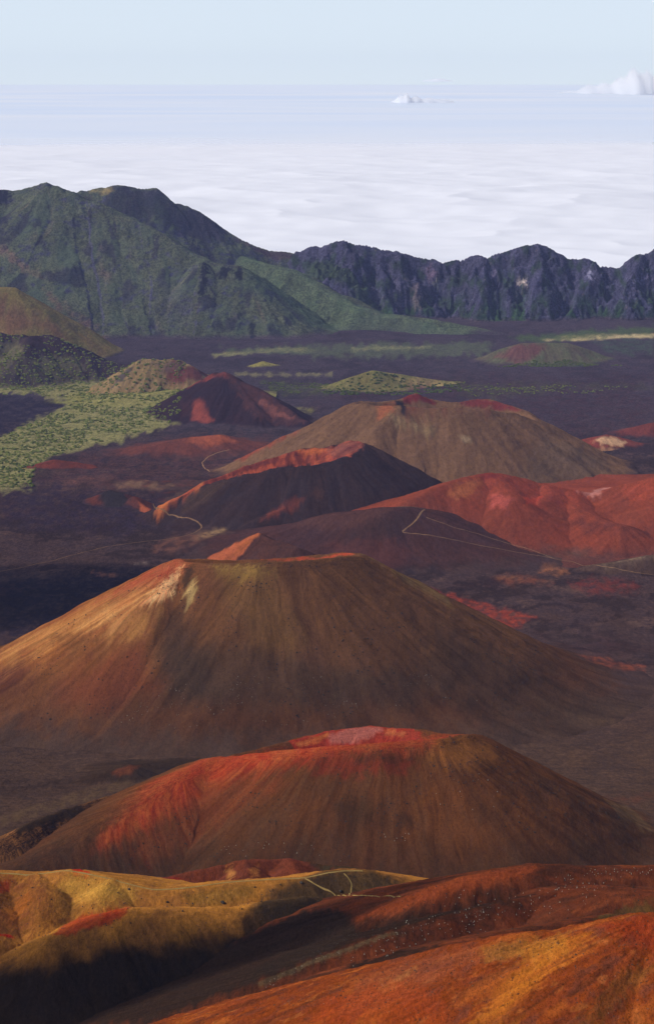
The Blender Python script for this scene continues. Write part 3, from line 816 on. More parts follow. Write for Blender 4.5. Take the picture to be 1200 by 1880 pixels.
midcone = Form('dark_cone', [dict(closed=True, pts=[(372, 893, 4780), (430, 875, 4740), (500, 861, 4720), (570, 854, 4720), (610, 846, 4740), (645, 835, 4770), (664, 822, 4820),
                                          (668, 813, 4880), (645, 808, 4950), (620, 815, 4970), (590, 822, 4970), (560, 822, 4970), (530, 831, 4950), (470, 849, 4930), (420, 868, 4900), (375, 886, 4850)], slope=0.56, round=2, jag=3),
                       dict(pts=[(372, 893, 4800), (340, 906, 4780), (310, 924, 4740), (286, 940, 4720)], slope=0.56, round=2),
                       dict(pts=[(668, 814, 4870), (700, 830, 4850)], slope=0.56, round=6),
                       dict(pts=[(552, 915, 4640), (522, 930, 4600), (475, 952, 4560)], slope=0.5, round=4)], gully=5, gl=34, rough=4, k=10, res=1.6)
build(midcone, 'cinder_cone', A(60, 42, 42), A(50, 38, 42), [
    ([(366, 890), (420, 868), (470, 848), (530, 829), (590, 820), (645, 806), (668, 813), (664, 822), (640, 838), (570, 853), (500, 859), (430, 873), (372, 893)], A(176, 88, 62), dict(soft=2, wob=5, c2=A(138, 58, 46), wl=10)),
    ([(366, 890), (420, 868), (470, 848), (530, 829), (590, 820), (645, 806), (668, 813), (664, 822), (640, 838), (570, 853), (500, 859), (430, 873), (372, 893)], A(104, 46, 42), dict(soft=2, wob=5, op=0.85, brk=1.0)),
    ([(600, 826), (645, 806), (668, 812), (664, 824), (630, 838)], A(140, 84, 74), dict(soft=3, wob=6, op=0.8, wl=8, c2=A(84, 44, 44))),
    ([(540, 828), (590, 819), (600, 826), (570, 836)], A(204, 108, 64), dict(soft=3, wob=5, op=0.9, wl=8, brk=0.4)),
    ([(400, 878), (450, 866), (500, 850), (505, 858), (440, 874)], A(190, 90, 60), dict(soft=3, wob=5, op=0.8, wl=8, brk=0.5)),
    ([(372, 888), (330, 906), (298, 928), (284, 940), (300, 940), (330, 915), (366, 897)], A(170, 104, 62), dict(soft=3, wob=4, c2=A(140, 62, 44))),
    ([(285, 925), (300, 918), (310, 935), (290, 945)], A(180, 100, 56), dict(soft=3, wob=4)),
    ([(340, 915), (372, 895), (420, 880), (380, 920), (330, 945)], A(74, 54, 46), dict(soft=8, wob=8, op=0.7, fl=True)),
    ([(548, 914), (556, 916), (548, 930), (510, 945), (480, 955), (500, 938)], A(126, 64, 52), dict(soft=7, wob=6, op=0.85)),
    ([(575, 895), (595, 900), (588, 915), (570, 908)], A(86, 56, 48), dict(soft=8, wob=6, op=0.6)),
    ([(668, 815), (820, 885), (790, 885), (690, 840)], A(70, 50, 48), dict(soft=10, wob=8, op=0.6))],
    M_CINDER_MID, 'dark cone with a long orange red crater trough', blend=(0.5, 8))

f = Form('ruddy_knoll', [dict(pts=[(246, 912, 4960), (262, 926, 4900), (280, 940, 4840)], slope=0.5, round=3), dict(pts=[(205, 900, 5000), (222, 905, 4980)], slope=0.5, round=8)], gully=4, rough=5, k=6, res=1.4)
build(f, 'mound', A(100, 52, 44), A(62, 42, 44), [
    ([(180, 900), (215, 897), (238, 915), (200, 940)], A(50, 42, 46), dict(soft=6, wob=5)),
    ([(255, 922), (285, 940), (280, 948), (258, 938)], A(176, 92, 62), dict(soft=3, wob=4, op=0.8))],
    M_CINDER_MID, 'small dark and rust knoll by the bend of the trail', blend=(0.5, 4))

dome = Form('brown_dome', [dict(pts=[(520, 970, 4400), (570, 955, 4370), (620, 943, 4340), (700, 934, 4330), (745, 930, 4350), (785, 936, 4380)], slope=0.4, round=30, conc=360)], gully=3, rough=4, rl=90, k=20, res=2, pad=2.1)
build(dome, 'hill', A(78, 48, 44), A(64, 42, 44), [
    ([(540, 965), (640, 942), (720, 934), (700, 950), (600, 975)], A(96, 62, 56), dict(soft=14, wob=8, op=0.6)),
    ([(620, 985), (690, 950), (745, 940), (760, 960), (700, 1000), (640, 1010)], A(58, 42, 42), dict(soft=16, wob=8, op=0.5)),
    ([(600, 1000), (720, 990), (760, 1010), (700, 1060), (620, 1020)], A(90, 50, 44), dict(soft=14, wob=10, op=0.6))],
    M_CINDER_MID, 'broad smooth brown hill before the red hills', blend=(0.5, 12))
f = Form('orange_peak', [dict(pts=[(383, 1022, 4060), (425, 1003, 4040), (460, 983, 4020), (477, 978, 4000), (500, 990, 3960), (545, 1003, 3900)], slope=0.55, round=2)], gully=4, rough=3, k=10, res=1.6)
build(f, 'hill', A(82, 50, 42), A(66, 44, 42), [
    ([(380, 1024), (430, 998), (474, 976), (480, 980), (460, 1000), (430, 1030), (390, 1040)], A(176, 98, 60), dict(soft=3, wob=5, c2=A(150, 76, 50)))],
    M_CINDER_MID, 'small peak with an orange left face behind the large cone', blend=(0.5, 8))

redhill = Form('red_hills', [dict(pts=[(720, 940, 4420), (760, 915, 4450), (800, 893, 4500), (850, 877, 4550), (880, 870, 4590), (900, 868, 4600), (950, 876, 4650), (1000, 889, 4650), (1060, 901, 4650), (1085, 906, 4650), (1110, 900, 4640), (1135, 893, 4620),
                                      (1200, 876, 4600), (1300, 850, 4600), (1450, 850, 4600)], slope=0.46, round=8, conc=360, jag=2),
                             dict(pts=[(900, 870, 4590), (925, 890, 4530), (940, 912, 4450)], slope=0.5, round=13, conc=360),
                             dict(pts=[(1000, 890, 4640), (1010, 906, 4560), (985, 920, 4480), (955, 916, 4490)], slope=0.5, round=13, conc=360),
                             dict(pts=[(1045, 900, 4640), (1055, 930, 4500), (1090, 950, 4400), (1140, 965, 4330)], slope=0.45, round=18, conc=360)],
               gully=3.5, gl=40, rough=4, rl=60, k=24, res=1.8, pad=1.9)
RED, RED2 = A(138, 64, 44), A(114, 55, 40)
build(redhill, 'hill', RED, RED2, [
    ([(850, 882), (895, 868), (950, 878), (1080, 906), (1060, 925), (960, 905), (880, 895)], A(156, 70, 52), dict(soft=12, wob=10, op=0.7, c2=A(128, 56, 44))),
    ([(840, 890), (870, 880), (885, 884), (870, 905), (840, 915), (820, 910)], A(176, 100, 62), dict(soft=8, wob=8, op=0.75)),
    ([(900, 905), (940, 918), (930, 935), (900, 932)], A(176, 84, 76), dict(soft=7, wob=8, op=0.75)),
    ([(960, 912), (995, 910), (990, 922), (968, 924)], A(176, 68, 50), dict(soft=5, wob=4, op=0.9)),
    ([(880, 870), (915, 872), (910, 880), (885, 880)], A(124, 50, 44), dict(soft=4, wob=4)),
    ([(1060, 902), (1100, 897), (1120, 895), (1100, 905), (1075, 910)], A(180, 120, 116), dict(soft=3, wob=4, op=0.8)),
    ([(1140, 895), (1200, 876), (1250, 880), (1250, 900), (1160, 925)], A(160, 72, 50), dict(soft=12, wob=10, op=0.7)),
    ([(1040, 955), (1140, 965), (1200, 965), (1200, 990), (1080, 980)], A(84, 48, 46), dict(soft=16, wob=12, op=0.55)),
    ([(740, 945), (780, 920), (850, 960), (900, 1000), (1000, 1010), (1100, 1020), (1200, 1010), (1200, 1060), (1000, 1050), (850, 1020)], A(108, 60, 50), dict(soft=25, wob=12, op=0.75)),
    ([(800, 1010), (1000, 1040), (1200, 1040), (1200, 1080), (900, 1070)], A(84, 48, 44), dict(soft=14, wob=10, op=0.6))],
    M_CINDER_MID, 'bright red hills with hollows at the right', blend=(0.5, 16))
f = Form('rubble_bank', [dict(pts=[(1110, 1035, 4080), (1150, 1030, 4090), (1200, 1019, 4110), (1280, 1010, 4120)], slope=0.3, round=6, jag=1)], gully=0, rough=2, rl=14, k=4, res=1.3)
build(f, 'bank', A(84, 62, 54), A(66, 48, 46), [
    ([(1105, 1036), (1150, 1028), (1200, 1018), (1200, 1022), (1150, 1033), (1110, 1040)], A(150, 124, 104), dict(soft=4, wob=3, wl=9, op=0.5, brk=0.7))],
    M_CINDER_MID, 'low bank of pale rubble by the trail at right', blend=(0.3, 3))

SAT = 1.03
BLUE = 0.78
# ------------------------------------------------------------------ the large cone in the middle
bigcone = Form('large_cone', [dict(closed=True, pts=[(326, 1026, 2960), (345, 1033, 2900), (400, 1034, 2870), (480, 1032, 2850), (560, 1030, 2860), (620, 1022, 2900), (668, 1021, 2960),
                                           (655, 1015, 3010), (632, 1013, 3035), (590, 1018, 3055), (520, 1024, 3060), (430, 1029, 3050), (365, 1027, 3020)], slope=0.545, round=5, jag=1.5),
                      dict(pts=[(326, 1026, 2955), (318, 1045, 2900), (310, 1070, 2850)], slope=0.56, round=14)], gully=2.5, gl=46, rough=3, rl=70, k=60, res=2.0, pad=1.5, kflow=90)


def big_col(f, c, c2):
    X, Y = f.X, f.Y
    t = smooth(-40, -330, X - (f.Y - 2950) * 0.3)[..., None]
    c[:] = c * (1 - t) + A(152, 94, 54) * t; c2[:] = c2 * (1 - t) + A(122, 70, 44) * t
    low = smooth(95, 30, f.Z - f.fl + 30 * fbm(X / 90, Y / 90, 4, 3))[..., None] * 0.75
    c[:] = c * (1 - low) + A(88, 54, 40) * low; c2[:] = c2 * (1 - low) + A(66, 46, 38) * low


build(bigcone, 'cinder_cone', A(108, 72, 50), A(86, 57, 43), [
    ([(326, 1022), (346, 1034), (338, 1052), (320, 1072), (270, 1082), (220, 1090), (170, 1110), (230, 1075), (280, 1045)], A(156, 66, 50), dict(soft=8, wob=14, fl=True, c2=A(150, 88, 62))),
    ([(332, 1040), (326, 1066), (312, 1092), (286, 1112), (262, 1104), (296, 1074)], A(236, 200, 156), dict(soft=8, wob=14, fl=True, op=0.95, c2=A(206, 140, 104))),
    ([(352, 1066), (366, 1078), (356, 1106), (342, 1118), (338, 1095)], A(220, 186, 136), dict(soft=7, wob=13, fl=True, op=0.8, c2=A(140, 112, 74))),
    ([(250, 1085), (285, 1085), (240, 1130), (190, 1150), (150, 1150), (200, 1110)], A(210, 154, 104), dict(soft=16, wob=18, fl=True, op=0.85, c2=A(166, 104, 66))),
    ([(200, 1100), (100, 1150), (0, 1195), (-60, 1225), (-60, 1260), (60, 1200), (180, 1130)], A(196, 138, 88), dict(soft=14, wob=12, fl=True, op=0.8, c2=A(154, 94, 58))),
    ([(290, 1120), (260, 1170), (220, 1180), (240, 1140)], A(180, 126, 78), dict(soft=18, wob=16, fl=True, op=0.7)),
    ([(90, 1170), (140, 1160), (180, 1180), (130, 1200)], A(104, 66, 44), dict(soft=10, wob=10, op=0.6)),
    ([(390, 1040), (420, 1038), (500, 1048), (508, 1060), (470, 1062), (440, 1068), (400, 1056)], A(156, 122, 70), dict(soft=7, wob=12, fl=True, op=0.85, c2=A(112, 82, 50))),
    ([(395, 1050), (500, 1058), (560, 1180), (540, 1200), (480, 1190), (420, 1120)], A(118, 84, 54), dict(soft=20, wob=14, fl=True, op=0.55)),
    ([(340, 1040), (356, 1040), (350, 1066), (338, 1086), (334, 1070)], A(64, 48, 40), dict(soft=5, wob=6, fl=True, op=0.85)),  # shadow beside the left crest, painted into the colour
    ([(295, 1130), (345, 1120), (370, 1200), (400, 1290), (340, 1300), (290, 1230)], A(64, 48, 42), dict(soft=26, wob=16, fl=True, op=0.75)),  # cloud shadow painted in as a soft dark patch
    ([(300, 1190), (600, 1230), (800, 1250), (760, 1300), (500, 1300), (320, 1280)], A(66, 52, 46), dict(soft=24, wob=20, fl=True, op=0.55)),
    ([(660, 1016), (700, 1030), (800, 1085), (830, 1112), (790, 1092), (720, 1050)], A(128, 100, 68), dict(soft=4, wob=5, op=0.6)),
    ([(800, 1150), (1000, 1240), (1200, 1290), (1200, 1340), (900, 1330), (760, 1240)], A(70, 52, 44), dict(soft=30, wob=20, op=0.6)),
    ([(480, 1027), (560, 1022), (640, 1011), (655, 1017), (620, 1020), (560, 1028)], A(172, 72, 50), dict(soft=2, wob=2, c2=A(170, 84, 60))),
    ([(150, 1230), (260, 1180), (280, 1260), (200, 1300), (100, 1290)], A(122, 62, 44), dict(soft=26, wob=20, fl=True, op=0.55)),
    ([(-20, 1230), (40, 1220), (60, 1245), (0, 1280)], A(92, 50, 42), dict(soft=12, wob=12, fl=True, op=0.6))],
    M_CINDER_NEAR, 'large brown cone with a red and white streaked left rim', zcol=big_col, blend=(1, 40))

f = Form('low_ridge', [dict(pts=[(170, 1430, 2370), (205, 1414, 2390), (240, 1404, 2400), (270, 1402, 2420), (350, 1399, 2430), (430, 1402, 2430)], slope=0.26, round=6)], gully=2, rough=3, k=8, res=2)
build(f, 'ridge', A(62, 45, 38), A(50, 38, 34), [
    ([(205, 1418), (240, 1404), (256, 1406), (240, 1420), (215, 1426)], A(112, 62, 44), dict(soft=5, wob=4, op=0.8))],
    M_CINDER_NEAR, 'low dark ridge at the foot of the large cone', blend=(0.5, 5))

# ------------------------------------------------------------------ the red topped cone in front
nearcone = Form('near_cone', [dict(closed=True, pts=[(400, 1394, 2080), (480, 1382, 2040), (590, 1371, 2010), (700, 1364, 2000), (800, 1356, 2010), (858, 1347, 2060),
                                           (880, 1349, 2110), (845, 1349, 2150), (810, 1347, 2160), (760, 1338, 2190), (730, 1337, 2200), (680, 1333, 2210), (600, 1343, 2210), (530, 1361, 2190), (440, 1384, 2140)], slope=0.6, round=8, jag=1.5),
                      dict(pts=[(400, 1394, 2080), (330, 1425, 2040), (260, 1467, 2005), (180, 1514, 1965), (100, 1562, 1925), (0, 1600, 1890), (-120, 1640, 1850)], slope=0.56, round=55)], gully=3.5, gl=40, rough=4, rl=60, k=30, res=2.0, blur=60, pad=1.35, kflow=90)


def near_col(f, c, c2):
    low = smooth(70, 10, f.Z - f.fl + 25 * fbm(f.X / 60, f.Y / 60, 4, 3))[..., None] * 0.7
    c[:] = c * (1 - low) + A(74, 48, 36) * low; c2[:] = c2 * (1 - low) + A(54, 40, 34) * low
    # oxidised red ash along the left shoulder
    R_ = [P(*p_) for p_ in ((430, 1392, 2065), (400, 1394, 2080), (330, 1425, 2040), (260, 1467, 2005), (180, 1514, 1965), (140, 1540, 1945))]
    d_ = np.min([seg_dist(f.X, f.Y, a_[0], a_[1], b_[0], b_[1]) for a_, b_ in zip(R_[:-1], R_[1:])], 0)
    r_ = (smooth(46, 10, d_ + 16 * fbm(f.flow[..., 0] / 14, f.flow[..., 1] / 14 + f.d / 90, 4, 5)) * smooth(-215, -150, f.X + 12 * fbm(f.X / 20, f.Y / 20, 3, 6)))[..., None] * 0.9
    c[:] = c * (1 - r_) + A(156, 64, 42) * r_; c2[:] = c2 * (1 - r_) + A(160, 86, 54) * r_


build(nearcone, 'cinder_cone', A(104, 62, 38), A(82, 52, 36), [
    ([(395, 1390), (480, 1380), (590, 1368), (700, 1362), (800, 1352), (840, 1348), (800, 1372), (700, 1385), (600, 1392), (520, 1408), (440, 1430), (340, 1480), (250, 1530), (170, 1570), (190, 1530), (300, 1440)],
     A(152, 58, 38), dict(soft=16, wob=12, fl=True, c2=A(140, 70, 42))),
    ([(380, 1440), (480, 1410), (520, 1440), (440, 1490), (360, 1550), (270, 1580), (200, 1570), (280, 1520)], A(132, 64, 40), dict(soft=24, wob=20, fl=True, op=0.6, c2=A(104, 58, 38))),
    ([(430, 1392), (520, 1378), (600, 1370), (640, 1374), (540, 1392), (460, 1408)], A(168, 62, 42), dict(soft=10, wob=10, op=0.8, c2=A(158, 84, 52))),
    ([(530, 1361), (600, 1342), (680, 1332), (760, 1337), (850, 1348), (800, 1356), (700, 1364), (600, 1371), (540, 1374)], A(156, 54, 42), dict(soft=4, wob=6, c2=A(132, 54, 42))),
    ([(600, 1350), (640, 1338), (690, 1334), (700, 1342), (660, 1362), (610, 1364)], A(172, 102, 98), dict(soft=6, wob=7, op=0.85)),
    ([(540, 1364), (600, 1346), (600, 1352), (550, 1372)], A(196, 116, 70), dict(soft=4, wob=5, op=0.7)),
    ([(710, 1338), (745, 1346), (735, 1352), (705, 1352)], A(200, 120, 80), dict(soft=4, wob=6, op=0.6)),
    ([(570, 1394), (640, 1388), (720, 1392), (760, 1400), (740, 1420), (640, 1424), (580, 1416)], A(128, 50, 36), dict(soft=14, wob=14, op=0.7)),
    ([(640, 1388), (720, 1384), (760, 1396), (720, 1404), (650, 1404)], A(70, 48, 34), dict(soft=10, wob=9, op=0.6)),
    ([(800, 1368), (850, 1352), (900, 1368), (910, 1390), (860, 1412), (820, 1410), (790, 1390)], A(160, 100, 54), dict(soft=16, wob=14, fl=True, op=0.8, c2=A(130, 80, 46))),
    ([(700, 1460), (900, 1430), (1000, 1480), (1000, 1540), (850, 1560), (740, 1520)], A(122, 72, 42), dict(soft=30, wob=24, fl=True, op=0.6, c2=A(90, 56, 38))),
    ([(600, 1470), (690, 1470), (700, 1510), (640, 1520)], A(66, 46, 34), dict(soft=18, wob=16, fl=True, op=0.7)),
    ([(730, 1495), (760, 1490), (765, 1520), (735, 1520)], A(64, 44, 34), dict(soft=10, wob=10, fl=True, op=0.6)),
    ([(1110, 1470), (1150, 1480), (1200, 1525), (1180, 1522), (1130, 1492)], A(130, 104, 82), dict(soft=5, wob=5, op=0.35)),
    ([(20, 1575), (120, 1566), (240, 1575), (300, 1620), (0, 1640), (-60, 1600)], A(84, 54, 40), dict(soft=24, wob=22, fl=True, op=0.8, c2=A(60, 42, 35)))],
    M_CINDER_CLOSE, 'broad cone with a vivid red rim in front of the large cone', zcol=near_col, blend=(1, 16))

f = Form('streaked_ridge', [dict(pts=[(-120, 1590, 1930), (0, 1545, 1960), (30, 1526, 1975), (60, 1508, 2000), (130, 1482, 2060), (200, 1462, 2100), (270, 1443, 2140), (320, 1428, 2160)], slope=0.6, round=3, jag=3)], gully=4, gl=22, rough=6, rl=40, k=10, res=1.7, kflow=120)
build(f, 'ridge', A(62, 42, 35), A(128, 84, 54), [
    ([(20, 1520), (60, 1505), (150, 1478), (160, 1490), (80, 1520), (30, 1535)], A(62, 46, 38), dict(soft=5, wob=8))],
    M_CINDER_CLOSE, 'dark ridge streaked with tan at the left edge', blend=(0.5, 5))

# ------------------------------------------------------------------ foreground ridges
f = Form('rust_ridge', [dict(pts=[(225, 1626, 1470), (260, 1619, 1475), (290, 1614, 1480), (350, 1601, 1490), (400, 1590, 1495), (450, 1580, 1500), (530, 1577, 1510), (590, 1587, 1510), (660, 1594, 1500)], slope=0.55, round=6, jag=2),
                        dict(pts=[(450, 1580, 1500), (455, 1600, 1470)], slope=0.5, round=6), dict(pts=[(530, 1577, 1505), (545, 1600, 1475)], slope=0.5, round=8)], gully=6, gl=24, rough=5, k=8, res=1.8)
build(f, 'ridge', A(116, 58, 42), A(92, 48, 38), [
    ([(225, 1624), (290, 1614), (330, 1610), (340, 1628), (300, 1630)], A(140, 52, 42), dict(soft=6, wob=6)),
    ([(305, 1618), (330, 1616), (340, 1626), (315, 1630)], A(190, 50, 40), dict(soft=4, wob=5, op=0.9)),
    ([(415, 1600), (425, 1590), (432, 1606), (420, 1616)], A(180, 120, 72), dict(soft=4, wob=6, fl=True, op=0.8)),
    ([(460, 1596), (474, 1592), (476, 1608), (462, 1612)], A(180, 112, 66), dict(soft=4, wob=6, fl=True, op=0.8)),
    ([(560, 1580), (660, 1592), (660, 1600), (580, 1600)], A(64, 52, 40), dict(soft=8, wob=6))],
    M_ASH, 'small rust red ridge behind the yellow ridge', blend=(0.5, 4))

OCH, OCH2 = A(190, 126, 62), A(138, 90, 50)
yellow = Form('yellow_ridge', [
    dict(pts=[(-260, 1600, 1320), (-100, 1598, 1330), (0, 1602, 1340), (60, 1604, 1340), (130, 1598, 1330), (200, 1612, 1320), (280, 1633, 1310), (350, 1628, 1320), (450, 1616, 1340), (560, 1611, 1350), (600, 1602, 1360), (640, 1597, 1370), (672, 1600, 1370), (760, 1644, 1400), (820, 1690, 1410)], slope=0.40, round=12),
    dict(pts=[(560, 1648, 1310), (500, 1655, 1296), (430, 1668, 1282), (350, 1668, 1272), (240, 1667, 1262), (180, 1684, 1250), (120, 1712, 1236), (90, 1724, 1228)], slope=0.42, round=10),
    dict(pts=[(70, 1604, 1335), (85, 1635, 1300), (78, 1690, 1262)], slope=0.5, round=14),
    dict(pts=[(-60, 1610, 1320), (-20, 1650, 1290), (-20, 1700, 1250)], slope=0.5, round=14),
    dict(pts=[(205, 1613, 1318), (190, 1632, 1300), (180, 1648, 1290)], slope=0.5, round=12),
], gully=5, gl=40, rough=5, rl=60, k=30, res=1.9, yres=1.6, kflow=100, reach=420)


def yellow_col(f, c, c2):
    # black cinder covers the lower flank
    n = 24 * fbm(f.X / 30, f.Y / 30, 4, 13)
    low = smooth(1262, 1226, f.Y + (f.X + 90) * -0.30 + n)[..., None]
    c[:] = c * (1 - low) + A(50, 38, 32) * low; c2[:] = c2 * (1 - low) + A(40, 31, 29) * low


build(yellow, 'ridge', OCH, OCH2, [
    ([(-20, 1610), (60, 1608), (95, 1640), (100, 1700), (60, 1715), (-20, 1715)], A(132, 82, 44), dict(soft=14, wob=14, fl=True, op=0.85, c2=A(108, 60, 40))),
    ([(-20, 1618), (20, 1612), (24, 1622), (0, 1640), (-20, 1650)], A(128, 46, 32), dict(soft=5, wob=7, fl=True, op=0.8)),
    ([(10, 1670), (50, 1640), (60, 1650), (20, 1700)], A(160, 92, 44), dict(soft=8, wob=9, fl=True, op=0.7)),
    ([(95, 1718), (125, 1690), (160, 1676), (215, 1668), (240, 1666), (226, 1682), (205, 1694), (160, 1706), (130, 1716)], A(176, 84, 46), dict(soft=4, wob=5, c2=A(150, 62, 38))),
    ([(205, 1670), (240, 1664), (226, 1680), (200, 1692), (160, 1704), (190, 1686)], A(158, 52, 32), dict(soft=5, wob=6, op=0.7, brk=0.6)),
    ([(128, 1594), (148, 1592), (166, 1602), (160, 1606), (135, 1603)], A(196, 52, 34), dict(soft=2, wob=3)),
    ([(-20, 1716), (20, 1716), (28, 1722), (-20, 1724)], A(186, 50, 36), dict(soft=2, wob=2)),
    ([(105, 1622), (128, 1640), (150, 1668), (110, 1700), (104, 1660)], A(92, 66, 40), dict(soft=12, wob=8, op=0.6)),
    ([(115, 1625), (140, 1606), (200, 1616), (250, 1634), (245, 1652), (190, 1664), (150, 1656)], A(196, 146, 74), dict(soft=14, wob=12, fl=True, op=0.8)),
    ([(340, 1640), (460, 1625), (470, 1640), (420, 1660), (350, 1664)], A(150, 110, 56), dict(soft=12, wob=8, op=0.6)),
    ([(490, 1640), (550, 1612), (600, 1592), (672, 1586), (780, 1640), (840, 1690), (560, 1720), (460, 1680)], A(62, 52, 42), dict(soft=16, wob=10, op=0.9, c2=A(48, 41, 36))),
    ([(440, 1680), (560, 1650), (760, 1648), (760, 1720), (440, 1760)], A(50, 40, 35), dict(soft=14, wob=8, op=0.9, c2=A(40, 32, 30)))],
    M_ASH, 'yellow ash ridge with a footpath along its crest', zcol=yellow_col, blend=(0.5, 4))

rsl = Form('right_slope', [
    dict(pts=[(560, 1735, 1215), (620, 1704, 1212), (660, 1684, 1210), (700, 1665, 1208), (750, 1644, 1208), (800, 1627, 1208), (850, 1611, 1212), (900, 1600, 1216), (980, 1588, 1224), (1080, 1591, 1232), (1200, 1591, 1232), (1350, 1580, 1230), (1600, 1560, 1230)], slope=0.42, round=12),
    dict(pts=[(1040, 1636, 1180), (980, 1645, 1168), (900, 1662, 1150), (800, 1687, 1130), (700, 1717, 1112), (600, 1753, 1100), (500, 1793, 1095), (400, 1834, 1090), (280, 1888, 1085), (150, 1940, 1080)], slope=0.45, round=10),
    dict(pts=[(1040, 1636, 1180), (1120, 1640, 1150), (1250, 1645, 1140), (1500, 1640, 1140)], slope=0.35, round=30),
    dict(pts=[(1120, 1680, 1110), (1000, 1700, 1080), (900, 1716, 1062), (820, 1735, 1050), (700, 1776, 1035), (560, 1830, 1020), (400, 1900, 1010)], slope=0.45, round=12),
], gully=4, gl=30, rough=4, rl=50, k=18, res=1.8, yres=1.8, kflow=100, reach=360)
def front_col(f, c, c2):
    a = fbm(f.X / 9, f.Y / 9, 5, 301); b_ = fbm(f.X / 26, f.Y / 22, 4, 311)
    fl = fbm(f.flow[..., 0] / 7, f.flow[..., 1] / 7 + f.d / 60, 4, 321)
    for m, col in ((smooth(0.05, 0.35, a), A(110, 60, 48)), (smooth(0.08, 0.35, b_), A(164, 88, 44)), (smooth(0.12, 0.4, fl) * 0.8, A(84, 46, 32)), (smooth(0.25, 0.45, -a) * 0.7, A(170, 100, 58))):
        m = m[..., None] * 0.75
        c[:] = c * (1 - m) + col * m; c2[:] = c2 * (1 - m) + col * 0.8 * m


def rsl_col(f, c, c2):
    a = fbm(f.X / 30 + f.Y / 60, f.Y / 14, 5, 331)
    for m, col in ((smooth(0.05, 0.3, a) * 0.7, A(70, 42, 33)), (smooth(0.1, 0.4, -a) * 0.6, A(128, 66, 42))):
        m = m[..., None]
        c[:] = c * (1 - m) + col * m; c2[:] = c2 * (1 - m) + col * 0.82 * m


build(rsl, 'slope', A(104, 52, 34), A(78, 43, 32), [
    ([(640, 1694), (700, 1664), (800, 1626), (900, 1600), (990, 1590), (960, 1610), (850, 1640), (740, 1672)], A(146, 70, 42), dict(soft=12, wob=8, fl=True, op=0.8)),  # sunlit upper side of the spur, painted lighter
    ([(632, 1704), (700, 1690), (800, 1668), (900, 1646), (985, 1636), (985, 1642), (900, 1668), (800, 1692), (700, 1718), (600, 1752), (500, 1790), (420, 1822), (520, 1752)], A(40, 30, 26), dict(soft=10, wob=6, op=0.95)),  # shadow in the hollow between the spurs, painted dark
    ([(470, 1805), (600, 1752), (720, 1712), (740, 1716), (600, 1762), (480, 1812)], A(100, 86, 68), dict(soft=3, wob=5, wl=7, op=0.55)),
    ([(640, 1770), (740, 1742), (820, 1738), (740, 1762), (640, 1790)], A(42, 31, 27), dict(soft=8, wob=8, op=0.9)),  # second shadow band, under the lower spur, also painted
    ([(560, 1830), (680, 1786), (700, 1790), (580, 1840)], A(62, 50, 34), dict(soft=8, wob=8, op=0.8)),
    ([(1090, 1690), (1140, 1668), (1200, 1650), (1200, 1680), (1110, 1700)], A(92, 72, 42), dict(soft=8, wob=10, op=0.7, c2=A(66, 54, 36))),
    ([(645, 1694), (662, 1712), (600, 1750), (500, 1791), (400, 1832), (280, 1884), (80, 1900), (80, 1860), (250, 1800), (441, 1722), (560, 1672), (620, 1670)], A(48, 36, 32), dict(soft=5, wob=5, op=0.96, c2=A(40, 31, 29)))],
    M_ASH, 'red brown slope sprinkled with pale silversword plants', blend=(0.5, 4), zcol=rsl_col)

front = Form('front_slope', [
    dict(pts=[(250, 1935, 925), (420, 1872, 905), (500, 1843, 895), (600, 1808, 885), (700, 1774, 872), (760, 1756, 862), (800, 1744, 855), (850, 1732, 845), (900, 1727, 835), (1000, 1716, 818), (1100, 1701, 800), (1200, 1685, 785), (1350, 1660, 765), (1600, 1620, 740)], slope=0.62, round=14, jag=2),
    dict(pts=[(1000, 1718, 815), (950, 1770, 795), (915, 1830, 778), (890, 1890, 762)], slope=0.5, round=60),
    dict(pts=[(1200, 1686, 783), (1160, 1750, 765), (1110, 1850, 740)], slope=0.5, round=60),
], gully=3, gl=36, rough=6, rl=36, k=10, res=2.0, yres=1.3, kflow=120, reach=420, crag=1.2)
M_FRONT = terrain_mat('front_ash', 0.22, streak=0.22, grain=0.34, speck=0.5, bump=0.6)
build(front, 'slope', A(138, 66, 32), A(108, 50, 30), [
    ([(1020, 1726), (1080, 1712), (1070, 1740), (1010, 1780), (960, 1830), (920, 1885), (870, 1885), (920, 1810), (970, 1760)], A(186, 112, 46), dict(soft=24, wob=20, fl=True, op=0.8, c2=A(150, 82, 38))),
    ([(960, 1722), (1040, 1716), (1030, 1745), (980, 1760), (940, 1752)], A(180, 118, 54), dict(soft=16, wob=16, op=0.6)),
    ([(1100, 1701), (1200, 1683), (1240, 1690), (1240, 1740), (1150, 1730)], A(142, 54, 32), dict(soft=16, wob=14, op=0.65)),
    ([(1130, 1790), (1180, 1770), (1200, 1775), (1150, 1830), (1090, 1885), (1060, 1885)], A(94, 66, 36), dict(soft=18, wob=18, fl=True, op=0.5)),
    ([(660, 1790), (760, 1760), (880, 1736), (900, 1760), (800, 1800), (700, 1850), (620, 1860)], A(150, 78, 52), dict(soft=14, wob=18, op=0.7, c2=A(110, 60, 46))),
    ([(700, 1800), (760, 1780), (740, 1800), (690, 1830)], A(170, 110, 70), dict(soft=8, wob=12, op=0.6)),
    ([(880, 1740), (960, 1730), (960, 1750), (890, 1770)], A(150, 100, 52), dict(soft=8, wob=10, op=0.6)),
    ([(600, 1830), (720, 1800), (820, 1850), (800, 1890), (560, 1890)], A(156, 68, 36), dict(soft=16, wob=14, op=0.6))],
    M_FRONT, 'orange and ochre slope in the near right corner', blend=(0, 0), zcol=front_col)

